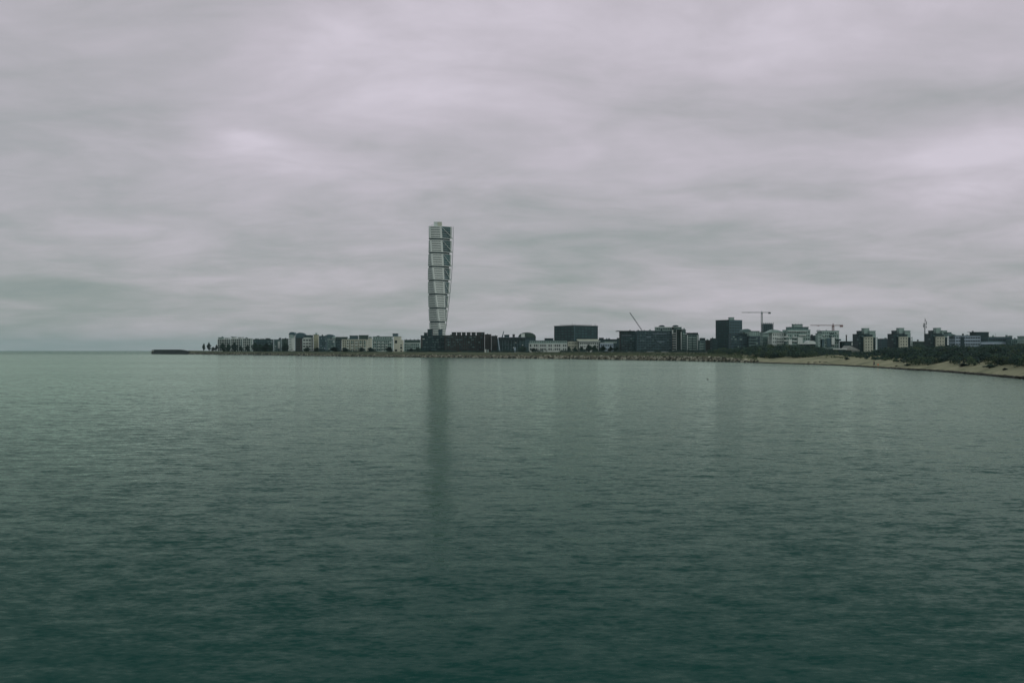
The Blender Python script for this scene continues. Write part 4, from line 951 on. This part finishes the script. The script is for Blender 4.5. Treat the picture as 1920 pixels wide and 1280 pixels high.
def grasses():
    rnd = random.Random(21); mb = MB()
    for i in range(9000):
        px = rnd.uniform(1000, 1420) if i % 2 else rnd.uniform(1400, 1960)
        d = rnd.uniform(9, 40) if px < 1420 else 30 + rnd.uniform(0, 25) ** 1
        if px > 1420 and vn2(px / 30, d / 8, 9) < .55: continue
        x, y, z = gpt(px, d); h = rnd.uniform(.15, .5); a = rnd.uniform(0, 3.14); w_ = rnd.uniform(.1, .3)
        mb.quad((x - w_ * math.cos(a), y - w_ * math.sin(a), z - .05), (x + w_ * math.cos(a), y + w_ * math.sin(a), z - .05), (x + rnd.uniform(-.2, .2), y, z + h))
    return mb.build('grass_tufts', M['leaf3'])
tag(grasses(), 'rough grass growing over the bank and dunes', 'grass', kind='stuff')
for i, (px, d, h, ws, lb) in enumerate(((1588, 27, 1.0, 1.6, 'low dark shrub at the right foot of the bare dune'), (1702, 13, .8, 1.4, 'small shrub on the sand at the tip of the thicket'), (1806, 20, .9, 2.2, 'low dark shrub spilling onto the sand below the blue white block'), (1858, 21, 1.0, 2.0, 'dark shrub on the sand spur at the right'), (1884, 17, .6, 1.5, 'small lone shrub on the sand near the right edge'))):
    x, y, z = gpt(px, d); r = tag(empty('dune_shrub', (x, y, z - .1)), lb, 'shrub')
    for nm, me in (('stem', TM[3 + i % 2][0]), ('foliage', TM[3 + i % 2][1])):
        o = bpy.data.objects.new(nm, me); COL.objects.link(o); o.parent = r
    r.scale = (h / 5 * ws,) * 2 + (h / 5,)
rw = random.Random(4)
for px, d, s_, lb in ((1516.5, 7.5, .55, 'leftmost dark seaweed clump on the beach below the dune'), (1529.5, 9, .7, 'second dark seaweed clump on the beach below the dune'), (1537.5, 11, .5, 'third and smallest dark seaweed clump below the dune'), (1548, 11.5, .95, 'longest dark seaweed clump on the beach below the dune'), (1681, 9.5, .45, 'lone dark clump on the sand left of the thicket tip')):
    mb = MB(); x, y, z = gpt(px, d)
    leaf_cloud(mb, (x, y, z + .12), (s_ * 1.5, s_ * .8, .22), 70, .16, rw); tag(mb.build('seaweed_clump', M['weed']), lb, 'seaweed', 'seaweed clumps on the beach')

# ------------------------------------------------------------------ small things on the shore
def cabin(name, label, px0, px1, ytop, d, m, cat):
    Y = shoreY((px0 + px1) / 2) + d; zg = gz((px0 + px1) / 2, d); x0, x1 = WX(px0, Y), WX(px1, Y); z1 = WZ(ytop, Y)
    r = tag(empty(name, ((x0 + x1) / 2, Y, zg)), label, cat)
    q = MB(); q.box(x0, x1, Y, Y + (x1 - x0), zg - .2, z1); q.build('body', M[m], r)
    q = MB(); q.box(x0 - .08, x1 + .08, Y - .08, Y + (x1 - x0) + .08, z1 + .003, z1 + .12); q.build('roof', M['pale'], r)
    q = MB(); q.box(x0 + .2, x1 - .2, Y - .05, Y - .004, zg, z1 - .3); q.build('door', M[m], r)
cabin('white_cabin', 'small white cabin standing before the red brown brick house', 908.8, 911.8, 655, 45, 'white', 'cabin')
cabin('grey_cabin', 'small grey cabin right beside the white cabin', 913.8, 916, 655.6, 45, 'greygreen', 'cabin')
cabin('pale_kiosk', 'tall pale kiosk before the glass hall', 963.8, 967, 651.2, 45, 'bluewhite', 'kiosk')
def car():
    px, Y = 1612, 470; X = WX(px, Y); z = WZ(665.4, Y) - .75; r = tag(empty('parked_car', (X, Y, z)), 'small white car showing among the bushes below the left point block', 'car')
    for k in range(2):
        pass
    prof = [(-1.9, .35), (1.9, .35), (1.95, .8), (1.2, .92), (.6, 1.4), (-1.1, 1.42), (-1.7, .95), (-1.95, .85)]
    q = MB(); q.extrude_xz([(X + a, z + c) for a, c in prof], Y - .85, Y + .85); q.build('body', M['carwhite'], r)
    q = MB(); q.extrude_xz([(X + a, z + c) for a, c in [(-1.35, .96), (1.0, .96), (.52, 1.34), (-1.02, 1.35)]], Y - .87, Y - .852); q.build('side_window', M['glass'], r)
    for a in (-1.2, 1.2):
        for y_ in (Y - .8, Y + .62):
            q = MB(); q.tube((X + a, y_ - .08, z + .32), (X + a, y_ + .18, z + .32), .33, .33, 14); wh = q.build('wheel', M['rubber'], r)
    q = MB(); q.box(X - 3, X + 3, Y - 2.5, Y + 2.5, z - 1.5, z); tag(q.build('parking_ledge', GM['ground']), kind='structure')
car()

def skin(name, m, parent, verts, edges, radii, sub=1):
    me = bpy.data.meshes.new(name); me.from_pydata(verts, edges, []); o = bpy.data.objects.new(name, me); COL.objects.link(o); o.parent = parent
    o.modifiers.new('skin', 'SKIN'); s_ = o.modifiers.new('sub', 'SUBSURF'); s_.levels = sub; s_.render_levels = sub
    for i, r_ in enumerate(radii): me.skin_vertices[0].data[i].radius = (r_, r_)
    me.skin_vertices[0].data[0].use_root = True; me.materials.append(m)
    return o
def person():
    x, y, z = gpt(1639, 6.5)
    r = tag(empty('person', (x, y, z)), 'lone person in dark clothing walking on the beach', 'person')
    # facing left along the beach, mid-stride; local x = walking direction negative
    V_ = [(0, 0, .95), (-.02, 0, 1.15), (-.03, 0, 1.40), (-.04, 0, 1.50), (-.06, 0, 1.58), (-.07, 0, 1.68), (-.07, 0, 1.76),
          (0, .10, .92), (-.14, .10, .52), (-.22, .10, .09), (-.34, .10, .04), (0, -.10, .92), (.06, -.10, .50), (.26, -.10, .13), (.18, -.10, .04),
          (-.03, .19, 1.38), (.10, .24, 1.12), (.02, .25, .86), (0, .25, .76), (-.03, -.19, 1.38), (-.08, -.24, 1.12), (-.24, -.23, .90), (-.31, -.22, .84),
          (-.05, .26, .70), (.02, .26, .68), (-.36, -.21, .80), (-.33, -.24, .77)]
    E = [(0, 1), (1, 2), (2, 3), (3, 4), (4, 5), (5, 6), (0, 7), (7, 8), (8, 9), (9, 10), (0, 11), (11, 12), (12, 13), (13, 14), (2, 15), (15, 16), (16, 17), (17, 18), (2, 19), (19, 20), (20, 21), (21, 22), (18, 23), (18, 24), (22, 25), (22, 26)]
    rad = [.15, .14, .15, .07, .055, .09, .075, .09, .065, .045, .035, .09, .065, .045, .035, .065, .045, .038, .03, .065, .045, .038, .03, .014, .014, .014, .014]
    skin('body', M['skin'], r, V_, E, rad, 1)
    jv = [V_[i] for i in (0, 1, 2, 3, 15, 16, 17, 19, 20, 21)]; skin('jacket', M['navy'], r, jv, [(0, 1), (1, 2), (2, 3), (2, 4), (4, 5), (5, 6), (2, 7), (7, 8), (8, 9)], [.19, .18, .19, .09, .095, .07, .055, .095, .07, .055])
    tv = [V_[i] for i in (0, 7, 8, 9, 11, 12, 13)]; skin('trousers', M['navy'], r, tv, [(0, 1), (1, 2), (2, 3), (0, 4), (4, 5), (5, 6)], [.17, .12, .09, .075, .12, .09, .075])
    skin('hair', M['hair'], r, [(-.04, 0, 1.70), (-.05, 0, 1.79)], [(0, 1)], [.095, .085])
person()
def bag():
    x, y, z = gpt(1646.4, 8.5); r = tag(empty('orange_bag', (x, y, z)), 'small orange bag lying on the sand right of the walking person', 'bag')
    q = MB(); n = 10
    rings = [(0, .22), (.10, .30), (.24, .28), (.34, .18), (.38, .05)]
    for (za, ra), (zc, rc) in zip(rings, rings[1:]):
        for k in range(n):
            a, c = 6.283 * k / n, 6.283 * (k + 1) / n
            q.quad((x + ra * math.cos(a), y + ra * .7 * math.sin(a), z + za), (x + ra * math.cos(c), y + ra * .7 * math.sin(c), z + za), (x + rc * math.cos(c), y + rc * .7 * math.sin(c), z + zc), (x + rc * math.cos(a), y + rc * .7 * math.sin(a), z + zc))
    q.build('sack', M['orange'], r, True)
    q = MB(); pr = None
    for k in range(7):
        t = math.pi * k / 6; p = (x + .12 * math.cos(t), y, z + .36 + .14 * math.sin(t))
        if pr: q.tube(pr, p, .015)
        pr = p
    q.build('handle', M['orange'], r)
bag()
def bird():
    Y = F * H / (711.4 - HZ); X = WX(1327, Y); r = tag(empty('sea_bird', (X, Y, 0)), 'tiny dark bird floating alone on the water before the beach', 'bird')
    skin('body', M['feather'], r, [(0, 0, .05), (.13, 0, .06), (.20, 0, .09), (-.10, 0, .07), (-.15, 0, .16), (-.16, 0, .25), (-.20, 0, .27), (-.27, 0, .26)], [(0, 1), (1, 2), (0, 3), (3, 4), (4, 5), (5, 6), (6, 7)], [.085, .07, .02, .07, .035, .035, .035, .01])
bird()

# ------------------------------------------------------------------ haze
def haze():
    q = MB(); q.box(-24500, 24500, -350, 24500, -1.5, 215); o = q.build('haze', bpy.data.materials.new('haze_air')); tag(o, kind='stuff')
    m = o.data.materials[0]; m.use_nodes = True; t = m.node_tree; t.nodes.clear()
    v = t.nodes.new('ShaderNodeVolumePrincipled'); v.inputs['Density'].default_value = HAZE; v.inputs['Color'].default_value = (.60, .86, .86, 1); v.inputs['Anisotropy'].default_value = 0.0
    t.links.new(v.outputs[0], t.nodes.new('ShaderNodeOutputMaterial').inputs['Volume'])
HAZE = 3.4e-5
haze()
